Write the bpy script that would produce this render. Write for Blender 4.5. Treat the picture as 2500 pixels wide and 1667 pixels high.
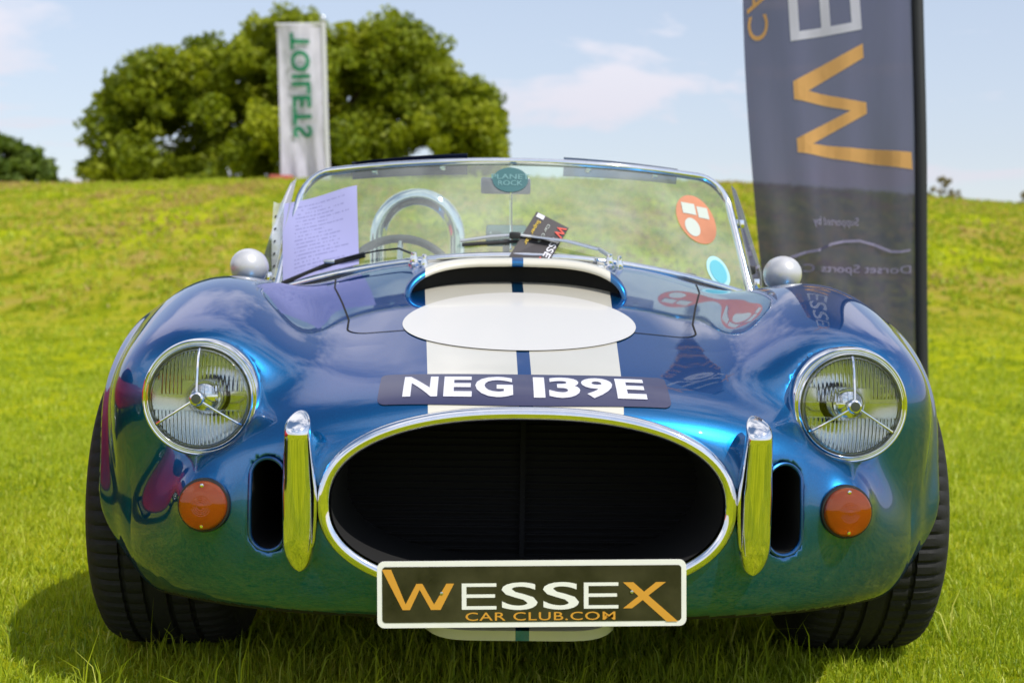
import bpy, bmesh, math, random
import numpy as np
from mathutils import Vector, Matrix
R = math.radians
random.seed(5); np.random.seed(5)
scene = bpy.context.scene
col = scene.collection
for o in list(bpy.data.objects): bpy.data.objects.remove(o)

# ------------------------------------------------------------------ camera
cam_d = bpy.data.cameras.new('camera'); cam = bpy.data.objects.new('camera', cam_d); col.objects.link(cam)
CAM = Vector((-.075, -2.33, .747)); YAW, PITCH, ROLL = .0189, -.0185, R(.75)
_f = Vector((math.sin(YAW)*math.cos(PITCH), math.cos(YAW)*math.cos(PITCH), math.sin(PITCH)))
_r = _f.cross(Vector((0, 0, 1))).normalized(); _u = _r.cross(_f)
_r, _u = _r*math.cos(ROLL)+_u*math.sin(ROLL), _u*math.cos(ROLL)-_r*math.sin(ROLL)
cam.matrix_world = Matrix(((_r.x, _u.x, -_f.x, CAM.x), (_r.y, _u.y, -_f.y, CAM.y), (_r.z, _u.z, -_f.z, CAM.z), (0, 0, 0, 1)))
cam_d.sensor_width = 36; cam_d.lens = 3330/2500*36; cam_d.clip_end = 3000; cam_d.clip_start = .05
cam_d.dof.use_dof = True; cam_d.dof.focus_distance = 2.62; cam_d.dof.aperture_fstop = 4.6
scene.camera = cam
# ------------------------------------------------------------------ sky and sun
SUN = Vector((.42, -.44, .79)).normalized()
world = bpy.data.worlds.new('World'); scene.world = world; world.use_nodes = True
nt = world.node_tree; nt.nodes.clear()
def N(t, kind, **kw):
    n = t.nodes.new(kind)
    for k, v in kw.items():
        if k.startswith('i_'): n.inputs[k[2:].replace('_', ' ')].default_value = v
        else: setattr(n, k, v)
    return n
def mth(t, op, a, b=None, c=None, clamp=False):
    n = t.nodes.new('ShaderNodeMath'); n.operation = op; n.use_clamp = clamp
    for i, v in enumerate((a, b, c)):
        if v is None: continue
        if isinstance(v, (int, float)): n.inputs[i].default_value = v
        else: t.links.new(v, n.inputs[i])
    return n.outputs[0]
def ramp(t, fac, stops, interp='LINEAR'):
    n = t.nodes.new('ShaderNodeValToRGB'); n.color_ramp.interpolation = interp
    while len(n.color_ramp.elements) < len(stops): n.color_ramp.elements.new(.5)
    for e, (p, c) in zip(n.color_ramp.elements, stops):
        e.position = p; e.color = (c if len(c) == 4 else (*c, 1)) if not isinstance(c, (int, float)) else (c, c, c, 1)
    t.links.new(fac, n.inputs[0]); return n.outputs[0]
def mixc(t, fac, a, b, mode='MIX'):
    n = t.nodes.new('ShaderNodeMix'); n.data_type = 'RGBA'; n.blend_type = mode
    for s, v in ((0, fac), (6, a), (7, b)):
        if isinstance(v, (int, float)): n.inputs[s].default_value = v
        elif isinstance(v, (tuple, list)): n.inputs[s].default_value = (*v, 1) if len(v) == 3 else v
        else: t.links.new(v, n.inputs[s])
    return n.outputs[2]
sky = N(nt, 'ShaderNodeTexSky', sky_type='NISHITA', sun_disc=False, sun_elevation=math.asin(SUN.z), sun_rotation=math.atan2(SUN.x, SUN.y),
        altitude=100, air_density=1.15, dust_density=.5, ozone_density=1.6)
tc = N(nt, 'ShaderNodeTexCoord'); sep = N(nt, 'ShaderNodeSeparateXYZ'); nt.links.new(tc.outputs['Generated'], sep.inputs[0])
zc = mth(nt, 'ADD', mth(nt, 'MAXIMUM', sep.outputs[2], 0.0), .16)
cmb = N(nt, 'ShaderNodeCombineXYZ')
nt.links.new(mth(nt, 'DIVIDE', sep.outputs[0], zc), cmb.inputs[0]); nt.links.new(mth(nt, 'DIVIDE', sep.outputs[1], zc), cmb.inputs[1]); cmb.inputs[2].default_value = 3.7
n1 = N(nt, 'ShaderNodeTexNoise', i_Scale=1.05, i_Detail=7.0, i_Roughness=.56, i_Distortion=.35); nt.links.new(cmb.outputs[0], n1.inputs['Vector'])
cov = ramp(nt, n1.outputs[0], [(.445, 0.0), (.60, 1.0)], 'EASE')
cov = mth(nt, 'MULTIPLY', cov, .88)
horizon = mth(nt, 'MULTIPLY', mth(nt, 'POWER', mth(nt, 'SUBTRACT', 1.0, mth(nt, 'MAXIMUM', sep.outputs[2], 0.0)), 6.0), .62)
cov = mth(nt, 'MAXIMUM', mth(nt, 'MAXIMUM', cov, mth(nt, 'MULTIPLY', mth(nt, 'POWER', mth(nt, 'SUBTRACT', 1.0, mth(nt, 'MAXIMUM', sep.outputs[2], 0.0)), 2.5), .62)), horizon)
cloudc = ramp(nt, mth(nt, 'MAXIMUM', sep.outputs[2], 0.0), [(.12, (.545, .52, .58)), (.40, (.84, .83, .88))])
cl = mixc(nt, cov, sky.outputs[0], mixc(nt, 1.0, cloudc, (10, 10, 10), 'MULTIPLY'))
bg = N(nt, 'ShaderNodeBackground', i_Strength=.125); nt.links.new(cl, bg.inputs[0])
wo = N(nt, 'ShaderNodeOutputWorld'); nt.links.new(bg.outputs[0], wo.inputs[0])
sd = bpy.data.lights.new('sun', 'SUN'); sd.energy = 3.5; sd.angle = R(.6); sd.color = (1, .95, .87)
sun = bpy.data.objects.new('sun', sd); col.objects.link(sun); sun.rotation_euler = (-SUN).to_track_quat('-Z', 'Y').to_euler(); sun.location = (5, 2, 8)
scene.view_settings.view_transform = 'Standard'; scene.view_settings.look = 'None'; scene.view_settings.exposure = .22; scene.view_settings.gamma = 1
try: scene.view_settings.use_curve_mapping = False
except Exception: pass
scene.cycles.max_bounces = 10; scene.cycles.transparent_max_bounces = 16; scene.cycles.caustics_reflective = False; scene.cycles.caustics_refractive = False
scene.cycles.use_denoising = True; scene.cycles.sample_clamp_indirect = 6

# ------------------------------------------------------------------ helpers
def tag(o, label=None, cat=None, group=None, kind=None):
    for k, v in (('label', label), ('category', cat), ('group', group), ('kind', kind)):
        if v: o[k] = v
    return o
def empty(name, loc=(0, 0, 0), rz=0):
    o = bpy.data.objects.new(name, None); col.objects.link(o); o.location = loc; o.rotation_euler = (0, 0, rz); o.empty_display_size = .1; return o
def link(name, me, mat=None, parent=None, smooth=True, world_space=True):
    o = bpy.data.objects.new(name, me); col.objects.link(o)
    if mat is not None and not me.materials:
        for m in (mat if isinstance(mat, (list, tuple)) else [mat]): me.materials.append(m)
    if parent is not None:
        o.parent = parent
        if world_space:
            p = parent; M = Matrix.Identity(4)
            while p is not None: M = (p.matrix_parent_inverse @ p.matrix_basis if p.parent else p.matrix_basis) @ M; p = p.parent
            o.matrix_parent_inverse = M.inverted()
    return o
def pyd(name, v, f, smooth=True):
    me = bpy.data.meshes.new(name); me.from_pydata([tuple(p) for p in v], [], [tuple(q) for q in f]); me.update()
    if smooth: me.polygons.foreach_set('use_smooth', [True]*len(me.polygons))
    return me
def npmesh(name, V, F, smooth=True):
    V = np.asarray(V, np.float32); F = np.asarray(F, np.int32); k = F.shape[1]
    me = bpy.data.meshes.new(name); me.vertices.add(len(V)); me.vertices.foreach_set('co', V.ravel())
    me.loops.add(F.size); me.loops.foreach_set('vertex_index', F.ravel()); me.polygons.add(len(F))
    me.polygons.foreach_set('loop_start', np.arange(0, F.size, k, dtype=np.int32)); me.polygons.foreach_set('loop_total', np.full(len(F), k, np.int32))
    if smooth: me.polygons.foreach_set('use_smooth', np.ones(len(F), bool))
    me.update(calc_edges=True); me.validate(); return me
class MB:
    """collects pieces of one part"""
    def __init__(s): s.v = []; s.f = []
    def add(s, v, f):
        b = len(s.v); s.v += [Vector(p) for p in v]; s.f += [tuple(i+b for i in q) for q in f]; return s
    def box(s, c, size, rot=None, bev=0):
        bm = bmesh.new(); bmesh.ops.create_cube(bm, size=1)
        bmesh.ops.scale(bm, vec=size, verts=bm.verts)
        if bev: bmesh.ops.bevel(bm, geom=bm.edges[:], offset=bev, segments=2, affect='EDGES', profile=.5)
        M = Matrix.Translation(c) @ (rot.to_4x4() if rot is not None else Matrix.Identity(4))
        bm.verts.index_update(); s.add([M @ v.co for v in bm.verts], [[v.index for v in f.verts] for f in bm.faces]); bm.free(); return s
    def tube(s, pts, r, n=12, caps=True, closed=False, flat=None, up=None):
        pts = [Vector(p) for p in pts]; m = len(pts); rs = r if isinstance(r, (list, tuple)) else [r]*m
        b = len(s.v); prev = None
        for i, p in enumerate(pts):
            a = pts[(i-1) % m] if (closed or i > 0) else p; c = pts[(i+1) % m] if (closed or i < m-1) else p
            t = (c-a).normalized()
            if up is not None: q = t.cross(Vector(up)).normalized()
            elif prev is None:
                q = t.cross(Vector((0, 0, 1)));
                if q.length < 1e-3: q = t.cross(Vector((0, 1, 0)))
                q.normalize()
            else: q = (prev - t*prev.dot(t)).normalized()
            prev = q; w = t.cross(q)
            fl = flat if flat is not None else 1
            for k in range(n):
                a_ = 2*math.pi*k/n; s.v.append(p + q*math.cos(a_)*rs[i] + w*math.sin(a_)*rs[i]*fl)
        for i in range(m if closed else m-1):
            for k in range(n):
                j = (i+1) % m
                s.f.append((b+i*n+k, b+i*n+(k+1) % n, b+j*n+(k+1) % n, b+j*n+k))
        if caps and not closed:
            s.f.append(tuple(b+k for k in range(n))[::-1]); s.f.append(tuple(b+(m-1)*n+k for k in range(n)))
        return s
    def lathe(s, prof, c=(0, 0, 0), axis=(0, 0, 1), n=32, closed_prof=False, caps=True):
        """prof: (radius, height along axis)"""
        ax = Vector(axis).normalized(); q = ax.orthogonal().normalized(); w = ax.cross(q); c = Vector(c); b = len(s.v); m = len(prof)
        for (r, h) in prof:
            for k in range(n):
                a = 2*math.pi*k/n; s.v.append(c + ax*h + (q*math.cos(a)+w*math.sin(a))*r)
        for i in range(m if closed_prof else m-1):
            for k in range(n):
                j = (i+1) % m
                s.f.append((b+i*n+k, b+i*n+(k+1) % n, b+j*n+(k+1) % n, b+j*n+k))
        if not closed_prof and caps:
            for i, rev in ((0, True), (m-1, False)):
                if prof[i][0] > 1e-5:
                    f = tuple(b+i*n+k for k in range(n)); s.f.append(f[::-1] if rev else f)
        return s
    def build(s, name, mat, parent=None, smooth=True, auto=None):
        me = pyd(name, s.v, s.f, smooth)
        bm = bmesh.new(); bm.from_mesh(me); bmesh.ops.remove_doubles(bm, verts=bm.verts, dist=1e-6)
        bmesh.ops.recalc_face_normals(bm, faces=bm.faces)
        if smooth:
            a_ = R(auto or 38)
            for e in bm.edges:
                if len(e.link_faces) == 2 and e.calc_face_angle(0) > a_: e.smooth = False
        bm.to_mesh(me); bm.free()
        return link(name, me, mat, parent)

# ------------------------------------------------------------------ materials
def material(name):
    m = bpy.data.materials.new(name); m.use_nodes = True; t = m.node_tree
    return m, t, t.nodes['Principled BSDF'], t.nodes['Material Output']
def simple(name, c, rough=.5, metal=0, coat=0, spec=.5, noise=0, nscale=30, bump=0, **kw):
    m, t, p, o = material(name)
    p.inputs['Base Color'].default_value = (*c, 1); p.inputs['Roughness'].default_value = rough; p.inputs['Metallic'].default_value = metal
    p.inputs['Coat Weight'].default_value = coat; p.inputs['Specular IOR Level'].default_value = spec
    for k, v in kw.items(): p.inputs[k.replace('_', ' ')].default_value = v
    if noise or bump:
        c_ = N(t, 'ShaderNodeTexCoord'); n = N(t, 'ShaderNodeTexNoise', i_Scale=nscale, i_Detail=6.0, i_Roughness=.6); t.links.new(c_.outputs['Object'], n.inputs['Vector'])
        if noise:
            t.links.new(ramp(t, n.outputs[0], [(.3, tuple(x*(1-noise) for x in c)), (.7, tuple(min(1, x*(1+noise)) for x in c))]), p.inputs['Base Color'])
            t.links.new(mth(t, 'ADD', mth(t, 'MULTIPLY', n.outputs[0], rough*.5), rough*.75), p.inputs['Roughness'])
        if bump:
            b = N(t, 'ShaderNodeBump', i_Strength=bump, i_Distance=.004); t.links.new(n.outputs[0], b.inputs['Height']); t.links.new(b.outputs[0], p.inputs['Normal'])
    return m
M = {}
M['chrome'] = simple('chrome', (.86, .87, .88), .045, 1, noise=.04, nscale=60)
M['steel'] = simple('brushed steel', (.62, .64, .66), .28, 1)
M['mirror_grey'] = simple('silver paint', (.56, .56, .58), .34, .25, coat=.5)
M['black'] = simple('black plastic', (.012, .012, .013), .45)
M['rubber'] = simple('tyre rubber', (.008, .008, .008), .8, noise=.35, nscale=90, bump=.25)
M['void'] = simple('matt black metal and shade', (.0025, .0025, .003), .9)  # radiator and shut lines, also the sheet standing in for shade in the scoop
M['under'] = simple('underseal', (.005, .005, .0055), .9)
M['leather'] = simple('black leather', (.015, .014, .014), .5, bump=.3, nscale=200)
M['ivory'] = simple('ivory vinyl', (.80, .79, .73), .22, coat=.6)
M['decal_white'] = simple('white vinyl', (.60, .585, .555), .32, coat=.4)
M['plate_white'] = simple('plate white', (.80, .80, .76), .35, noise=.03, nscale=25)
M['plate_dark'] = simple('plate dark olive', (.030, .027, .012), .30, noise=.55, nscale=14)
M['plate_orange'] = simple('plate orange', (.62, .30, .035), .4)
M['navy'] = simple('navy vinyl', (.033, .034, .085), .30, coat=.3)
M['lettering'] = simple('white lettering', (.62, .62, .68), .4)
def paint():
    """blue metallic lacquer with two ivory stripes"""
    m, t, p, o = material('blue metallic lacquer')
    c = N(t, 'ShaderNodeTexCoord'); s = N(t, 'ShaderNodeSeparateXYZ'); t.links.new(c.outputs['Object'], s.inputs[0])
    ax = mth(t, 'ABSOLUTE', mth(t, 'ADD', s.outputs[0], .004)); y = mth(t, 'MINIMUM', mth(t, 'MAXIMUM', s.outputs[1], 0.0), 1.25)
    outer = mth(t, 'ADD', mth(t, 'MULTIPLY', y, .055), .1685); inner = mth(t, 'ADD', mth(t, 'MULTIPLY', y, .0012), .0122)
    m1 = mth(t, 'LESS_THAN', ax, outer); m2 = mth(t, 'GREATER_THAN', ax, inner)
    mask = mth(t, 'MULTIPLY', m1, m2)
    # no stripes inside the mouth
    n = N(t, 'ShaderNodeTexNoise', i_Scale=900.0, i_Detail=2.0); t.links.new(c.outputs['Object'], n.inputs['Vector'])
    blue = ramp(t, n.outputs[0], [(.3, (.003, .092, .245)), (.7, (.008, .160, .40))])
    n2 = N(t, 'ShaderNodeTexNoise', i_Scale=3.0, i_Detail=5.0); t.links.new(c.outputs['Object'], n2.inputs['Vector'])
    cream = ramp(t, n2.outputs[0], [(.3, (.57, .545, .46)), (.7, (.62, .595, .515))])
    t.links.new(mixc(t, mask, blue, cream), p.inputs['Base Color'])
    t.links.new(mth(t, 'MULTIPLY', mth(t, 'SUBTRACT', 1.0, mask), .90), p.inputs['Metallic'])
    p.inputs['Roughness'].default_value = .34; t.links.new(mixc(t, mask, (.015, .24, .58), (1, 1, 1)), p.inputs['Specular Tint'])
    p.inputs['Coat Weight'].default_value = 1; p.inputs['Coat Roughness'].default_value = .015; p.inputs['Coat IOR'].default_value = 1.65
    # faint orange-peel and dust in the lacquer
    n3 = N(t, 'ShaderNodeTexNoise', i_Scale=160.0, i_Detail=3.0); t.links.new(c.outputs['Object'], n3.inputs['Vector'])
    n4 = N(t, 'ShaderNodeTexNoise', i_Scale=7.0, i_Detail=6.0, i_Roughness=.65); t.links.new(c.outputs['Object'], n4.inputs['Vector'])
    t.links.new(ramp(t, n4.outputs[0], [(.45, .004), (.75, .03)]), p.inputs['Coat Roughness'])
    b = N(t, 'ShaderNodeBump', i_Strength=.02, i_Distance=.001); t.links.new(n3.outputs[0], b.inputs['Height']); t.links.new(b.outputs[0], p.inputs['Coat Normal'])
    return m
M['paint'] = paint()
def glass(name, tint, refl=1.0, bump=None, rough=0.0, haze=0):
    m, t, p, o = material(name); t.nodes.remove(p)
    tr = N(t, 'ShaderNodeBsdfTransparent'); tr.inputs[0].default_value = (*tint, 1)
    gl = N(t, 'ShaderNodeBsdfGlossy'); gl.inputs[0].default_value = (refl, refl, refl, 1); gl.inputs[1].default_value = rough
    fr = N(t, 'ShaderNodeFresnel', i_IOR=1.5); mx = N(t, 'ShaderNodeMixShader')
    if bump:
        bump(t, gl, fr)
    t.links.new(fr.outputs[0], mx.inputs[0])
    base = tr.outputs[0]
    if haze:
        df = N(t, 'ShaderNodeBsdfDiffuse'); df.inputs[0].default_value = (.75, .8, .78, 1)
        c = N(t, 'ShaderNodeTexCoord'); n = N(t, 'ShaderNodeTexNoise', i_Scale=5.0, i_Detail=5.0); t.links.new(c.outputs['Object'], n.inputs['Vector'])
        m2 = N(t, 'ShaderNodeMixShader'); t.links.new(ramp(t, n.outputs[0], [(.4, haze*.4), (.75, haze)]), m2.inputs[0])
        t.links.new(tr.outputs[0], m2.inputs[1]); t.links.new(df.outputs[0], m2.inputs[2]); base = m2.outputs[0]
    t.links.new(base, mx.inputs[1]); t.links.new(gl.outputs[0], mx.inputs[2])
    t.links.new(mx.outputs[0], o.inputs[0]); return m
M['screen'] = glass('windscreen glass', (.70, .85, .76), haze=.31)
M['perspex'] = glass('clear perspex', (.70, .80, .82), haze=.6)
def lens_bump(t, gl, fr):
    c = N(t, 'ShaderNodeTexCoord'); w = N(t, 'ShaderNodeTexWave', wave_type='BANDS', bands_direction='X', i_Scale=26.0, i_Distortion=.3); t.links.new(c.outputs['Object'], w.inputs['Vector'])
    b = N(t, 'ShaderNodeBump', i_Strength=.35, i_Distance=.003); t.links.new(w.outputs[0], b.inputs['Height'])
    t.links.new(b.outputs[0], gl.inputs['Normal']); t.links.new(b.outputs[0], fr.inputs['Normal'])
M['lens'] = glass('headlight glass', (.93, .95, .94), bump=lens_bump)

# ------------------------------------------------------------------ car body as one implicit surface
def spline(xs, ys, n=6000):
    """natural cubic through the points, sampled to a table"""
    xs = np.array(xs, float); ys = np.array(ys, float); k = len(xs); h = np.diff(xs)
    A = np.eye(k); b = np.zeros(k)
    for i in range(1, k-1):
        A[i, i-1] = h[i-1]; A[i, i] = 2*(h[i-1]+h[i]); A[i, i+1] = h[i]
        b[i] = 6*((ys[i+1]-ys[i])/h[i]-(ys[i]-ys[i-1])/h[i-1])
    m = np.linalg.solve(A, b); X = np.linspace(xs[0], xs[-1], n); j = np.clip(np.searchsorted(xs, X)-1, 0, k-2)
    t = X-xs[j]; u = xs[j+1]-X
    Y = (m[j]*u**3+m[j+1]*t**3)/(6*h[j])+(ys[j]/h[j]-m[j]*h[j]/6)*u+(ys[j+1]/h[j]-m[j+1]*h[j]/6)*t
    return lambda q: np.interp(q, X, Y).astype(np.float32)
T0 = spline([-.1, .0, .32, .77, 1.0, 1.22, 1.4, 1.7, 2.5, 2.9, 3.4, 3.95], [.572, .598, .681, .797, .852, .893, .905, .90, .87, .86, .80, .62])
WID = spline([.78, 1.0, 1.35, 1.7, 2.2, 2.6, 2.95, 3.05], [.868, .862, .825, .805, .815, .86, .90, .90])
# wing: spine centre, half sizes
WX = spline([.0, .22, .45, .80, 1.1, 1.5, 2.0, 2.5, 3.0, 3.6, 4.0], [.60, .605, .622, .658, .648, .625, .62, .635, .65, .62, .55])
WZ = spline([.0, .22, .45, .80, 1.1, 1.5, 2.0, 2.5, 3.0, 3.6, 4.0], [.58, .580, .552, .540, .56, .56, .57, .57, .58, .58, .55])
WRX = spline([.0, .22, .45, .80, 1.1, 1.5, 2.0, 2.5, 3.0, 3.6, 4.0], [.10, .165, .212, .222, .235, .20, .19, .22, .25, .24, .12])
WRZ = spline([.0, .22, .45, .80, 1.1, 1.5, 2.0, 2.5, 3.0, 3.6, 4.0], [.08, .135, .225, .291, .258, .225, .22, .25, .30, .26, .12])
WRL = spline([.0, .22, .45, .80, 1.1, 1.5, 2.0, 2.5, 3.0, 3.6, 4.0], [.12, .27, .31, .32, .32, .32, .32, .32, .33, .28, .12])
WN = spline([.0, .22, .45, .80, 4.0], [2.0, 2.0, 2.05, 2.12, 2.15])
def smin(a, b, k): return -k*np.logaddexp(-a/k, -b/k)
def smax(a, b, k): return k*np.logaddexp(a/k, b/k)
AXF, AXR, AXZ, ARCH = .79, 3.05, .335, .375
MOUTH = (.345, .149, .4235)   # half width, half height, centre height
def mouth_field(X, z):
    dz = z-MOUTH[2]
    return ((np.abs(X)/MOUTH[0])**2.35+np.abs(dz/MOUTH[1])**2.35)**(1/2.35)
def crown(X): return .12*X*X+.8*X**4
def skin_field(x, y, z): return body_field(x, y, z, True)[5]
def body_field(x, y, z, parts=False):
    X = np.sqrt(x*x+1e-6)
    # plan outline
    yf = np.clip((.78-y)/.78, 0, None); yr = np.clip((y-3.05)/.92, 0, None)
    e = 3.0
    az = .872-.27*np.logaddexp(0, (.44-z)/.03)*.03
    pf = ((X/az)**e+yf**e)**(1/e); pr = ((X/.92)**2.3+yr**2.3)**(1/2.3)
    plan = np.where(y < .78, (pf-1)*.80, np.where(y > 3.05, (pr-1)*.88, X-WID(y)-(az-.872)))
    # front tucks under towards the bottom
    tuck = np.clip(.42-z, 0, 1)
    plan = plan + .7*tuck*tuck
    top = z-(T0(y)-crown(np.minimum(X, .75)))
    bot = .210-z
    main = smax(smax(plan, top, .050), bot, .019)
    # wing tube
    rx = WRX(y); rz = WRZ(y); n = WN(y)
    q = (np.abs((X-WX(y))/rx)**n+np.abs((z-WZ(y))/np.where(z < WZ(y), WRL(y), rz))**n+1e-9)**(1/n)
    wing = (q-1)*np.minimum(rx, rz)
    rho = np.sqrt((X-.592)**2+(z-.592)**2+.0004); wing = smax(wing, (.196+.55*np.logaddexp(0, (rho-.10)/.02)*.02-y)*.87, .026); wing = smax(wing, y-3.86, .03)
    f = smin(main, wing, .045)
    # flares round the wheel arches
    for ay, xo, rad, tr in ((AXF, 0, .392, .018), (AXR, 0, .395, .02)):
        rr = np.sqrt((y-ay)**2+(z-AXZ)**2)
        side = 1/(1+np.exp(-(X-.70)/.03))/(1+np.exp(-(z-.30)/.03))
        f = f-tr*side*np.exp(-((rr-rad)/.034)**2)
    # pod behind the indicator
    ind = np.sqrt((X-.566)**2+((y-.150)*.75)**2+(z-.411)**2)-.060
    f = smin(f, ind, .012)
    # rolled lip round the mouth
    mf = mouth_field(X, z)
    mouth = smax((mf-1)*.155, y-.42, .01)
    cut = mouth
    duct = np.sqrt((X-.452)**2+np.clip(np.abs(z-.414)-.048, 0, None)**2)-.0315
    duct = smax(duct, y-.5, .01); duct = smax(duct, .02-y, .005)
    bucket = smax(np.sqrt((X-.592)**2+(z-.592)**2)-.099, y-.36, .01)
    fcut = smax(f, -mouth, .006); fcut = smax(fcut, -bucket, .004); fcut = smax(fcut, -duct, .0045)
    arch = None
    for ay in (AXF, AXR):
        a = smax(np.sqrt((y-ay)**2+(z-AXZ)**2)-ARCH, .50-X, .01)
        arch = a if arch is None else np.minimum(arch, a)
    fcut = smax(fcut, -arch, .007)
    # cockpit
    cq = ((np.abs(X)/.53)**4+(np.abs(y-2.02)/.56)**4+1e-9)**.25
    cock = smax((cq-1)*.5, .30-z, .02)
    fcut = smax(fcut, -cock, .012)
    if parts: return fcut, arch, cock, mouth, duct, f
    return fcut
def iso_mesh(field, lo, hi, h, chunk=40):
    """surface nets, then the vertices are pulled onto the surface"""
    B = 8; nb = [int(math.ceil((b-a)/h/B)) for a, b in zip(lo, hi)]; nx, ny, nz = [n*B+1 for n in nb]
    bi = np.stack(np.meshgrid(*[np.arange(n) for n in nb], indexing='ij'), -1).reshape(-1, 3)
    ctr = np.array(lo)+h*B*(bi+.5); fcv = field(ctr[:, 0], ctr[:, 1], ctr[:, 2])
    G = np.repeat(np.repeat(np.repeat(np.sign(fcv).reshape(nb), B, 0), B, 1), B, 2).astype(np.float32)
    G = np.pad(G, ((0, 1),)*3, mode='edge')
    loc = np.stack(np.meshgrid(*[np.arange(B+1)]*3, indexing='ij'), -1).reshape(-1, 3)
    near = bi[np.abs(fcv) < h*B*1.25]
    for j in range(0, len(near), 400):
        I = near[j:j+400, None]*B+loc[None]; I = I.reshape(-1, 3); P = (np.array(lo)+h*I)
        G[I[:, 0], I[:, 1], I[:, 2]] = field(P[:, 0], P[:, 1], P[:, 2])
    S = G < 0; cs = np.zeros((nx-1, ny-1, nz-1), np.uint8)
    off = [(a, b, c) for a in (0, 1) for b in (0, 1) for c in (0, 1)]
    for a, b, c in off: cs += S[a:nx-1+a, b:ny-1+b, c:nz-1+c]
    I = np.argwhere((cs > 0) & (cs < 8)); idx = np.full(cs.shape, -1, np.int32); idx[tuple(I.T)] = np.arange(len(I))
    acc = np.zeros((len(I), 3)); cnt = np.zeros(len(I))
    for a, b, c in off:
        for d in range(3):
            o = [a, b, c]
            if o[d]: continue
            o2 = list(o); o2[d] = 1
            v0 = G[I[:, 0]+o[0], I[:, 1]+o[1], I[:, 2]+o[2]]; v1 = G[I[:, 0]+o2[0], I[:, 1]+o2[1], I[:, 2]+o2[2]]
            m = (v0 < 0) != (v1 < 0); t = np.where(m, v0/np.where(m, v0-v1, 1), 0)
            for e in range(3): acc[:, e] += m*((o[e]+t) if e == d else o[e])
            cnt += m
    V = np.array(lo)+h*(I+acc/cnt[:, None])
    F = []
    for d in range(3):
        u, v = (d+1) % 3, (d+2) % 3
        sl0 = [slice(None)]*3; sl1 = [slice(None)]*3; sl0[d] = slice(0, -1); sl1[d] = slice(1, None)
        E = np.argwhere(S[tuple(sl0)] != S[tuple(sl1)])
        E = E[(E[:, u] > 0) & (E[:, v] > 0) & (E[:, u] < G.shape[u]-1) & (E[:, v] < G.shape[v]-1)]
        q = []
        for du, dv in ((0, 0), (1, 0), (1, 1), (0, 1)):
            c = E.copy(); c[:, u] -= 1-du; c[:, v] -= 1-dv; q.append(idx[tuple(c.T)])
        q = np.stack(q, 1); fl = ~S[tuple(E.T)]; q[fl] = q[fl][:, ::-1]; F.append(q)
    F = np.concatenate(F)
    def grad(P, e=.0012):
        g = np.empty_like(P)
        for d in range(3):
            o = np.zeros(3); o[d] = e; A = P+o; B = P-o
            g[:, d] = (field(A[:, 0], A[:, 1], A[:, 2])-field(B[:, 0], B[:, 1], B[:, 2]))/(2*e)
        return g
    def pull(V):
        for _ in range(2):
            g = grad(V); f = field(V[:, 0], V[:, 1], V[:, 2]); st = (f/np.maximum((g*g).sum(1), .05))[:, None]*g
            l = np.linalg.norm(st, axis=1, keepdims=True); V = V-st*np.minimum(1, h*.7/np.maximum(l, 1e-9))
        return V
    V = pull(V)
    # even out the spacing
    for _ in range(1):
        s = np.zeros_like(V); c = np.zeros(len(V))
        for a in range(4):
            np.add.at(s, F[:, a], V[F[:, (a+1) % 4]]); np.add.at(c, F[:, a], 1)
        V = pull(V*.5+.5*s/np.maximum(c, 1)[:, None])
    g = grad(V); return V, F, g/np.linalg.norm(g, axis=1, keepdims=True)
def surf_ray(o, d, t0=0, t1=1.5, n=400, field=None):
    """first hit of the painted surface along a ray"""
    field = field or body_field
    t = np.linspace(t0, t1, n); P = np.array(o)[None]+np.array(d)[None]*t[:, None]
    f = field(P[:, 0], P[:, 1], P[:, 2]); k = np.argmax(f < 0)
    if not (f < 0).any(): return None
    a, b = t[max(k-1, 0)], t[k]
    for _ in range(25):
        m = (a+b)/2; p = np.array(o)+np.array(d)*m
        if field(*[np.array([q]) for q in p])[0] < 0: b = m
        else: a = m
    return np.array(o)+np.array(d)*b
def top_z(X, Y, field=None):
    """heights of the body above many (x, y) points"""
    X = np.asarray(X, float); Y = np.asarray(Y, float); field = field or body_field
    a = np.full(X.shape, 1.2); b = np.full(X.shape, np.nan)
    for z in np.arange(1.1, .2, -.01):
        ins = field(X, Y, np.full(X.shape, z)) < 0; new = ins & np.isnan(b); b[new] = z; a[new] = z+.01
        if not np.isnan(b).any(): break
    b = np.nan_to_num(b, nan=.2)
    for _ in range(22):
        m = (a+b)/2; ins = field(X, Y, m) < 0; b = np.where(ins, m, b); a = np.where(ins, a, m)
    return b
car = empty('sports_car'); tag(car, 'blue open sports car with two white stripes parked on the grass', 'car')
import time as _t; _t0 = _t.time()
H_ISO = .0097
V, F, NRM = iso_mesh(body_field, (-.990, -.06, .13), (.990, 4.02, .97), H_ISO)
body_me = npmesh('body', V, F)
fc = V[F].mean(1); fn = NRM[F].mean(1)
_, a_, c_, m_, d_, fo = body_field(fc[:, 0], fc[:, 1], fc[:, 2], True)
mi = np.zeros(len(F), np.int32)
mi[(a_ < .004) & (np.abs(fo) > .006)] = 1
mi[(c_ < .006) & (np.abs(fo) > .004)] = 2
mi[((m_ < .004) & (np.abs(fo) > .02)) | ((d_ < .003) & (np.abs(fo) > .012))] = 1
_bk = np.hypot(np.abs(fc[:, 0])-.592, fc[:, 2]-.592)
mi[(_bk < .102) & (fc[:, 1] > .225) & (fc[:, 1] < .40)] = 1
mi[(fn[:, 2] < -.8) & (fc[:, 2] < .24)] = 1
for k in ('paint', 'under', 'leather'): body_me.materials.append(M[k])
body_me.polygons.foreach_set('material_index', mi)
body_me.normals_split_custom_set_from_vertices([tuple(n) for n in NRM])
body = link('body', body_me, None, car)
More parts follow.
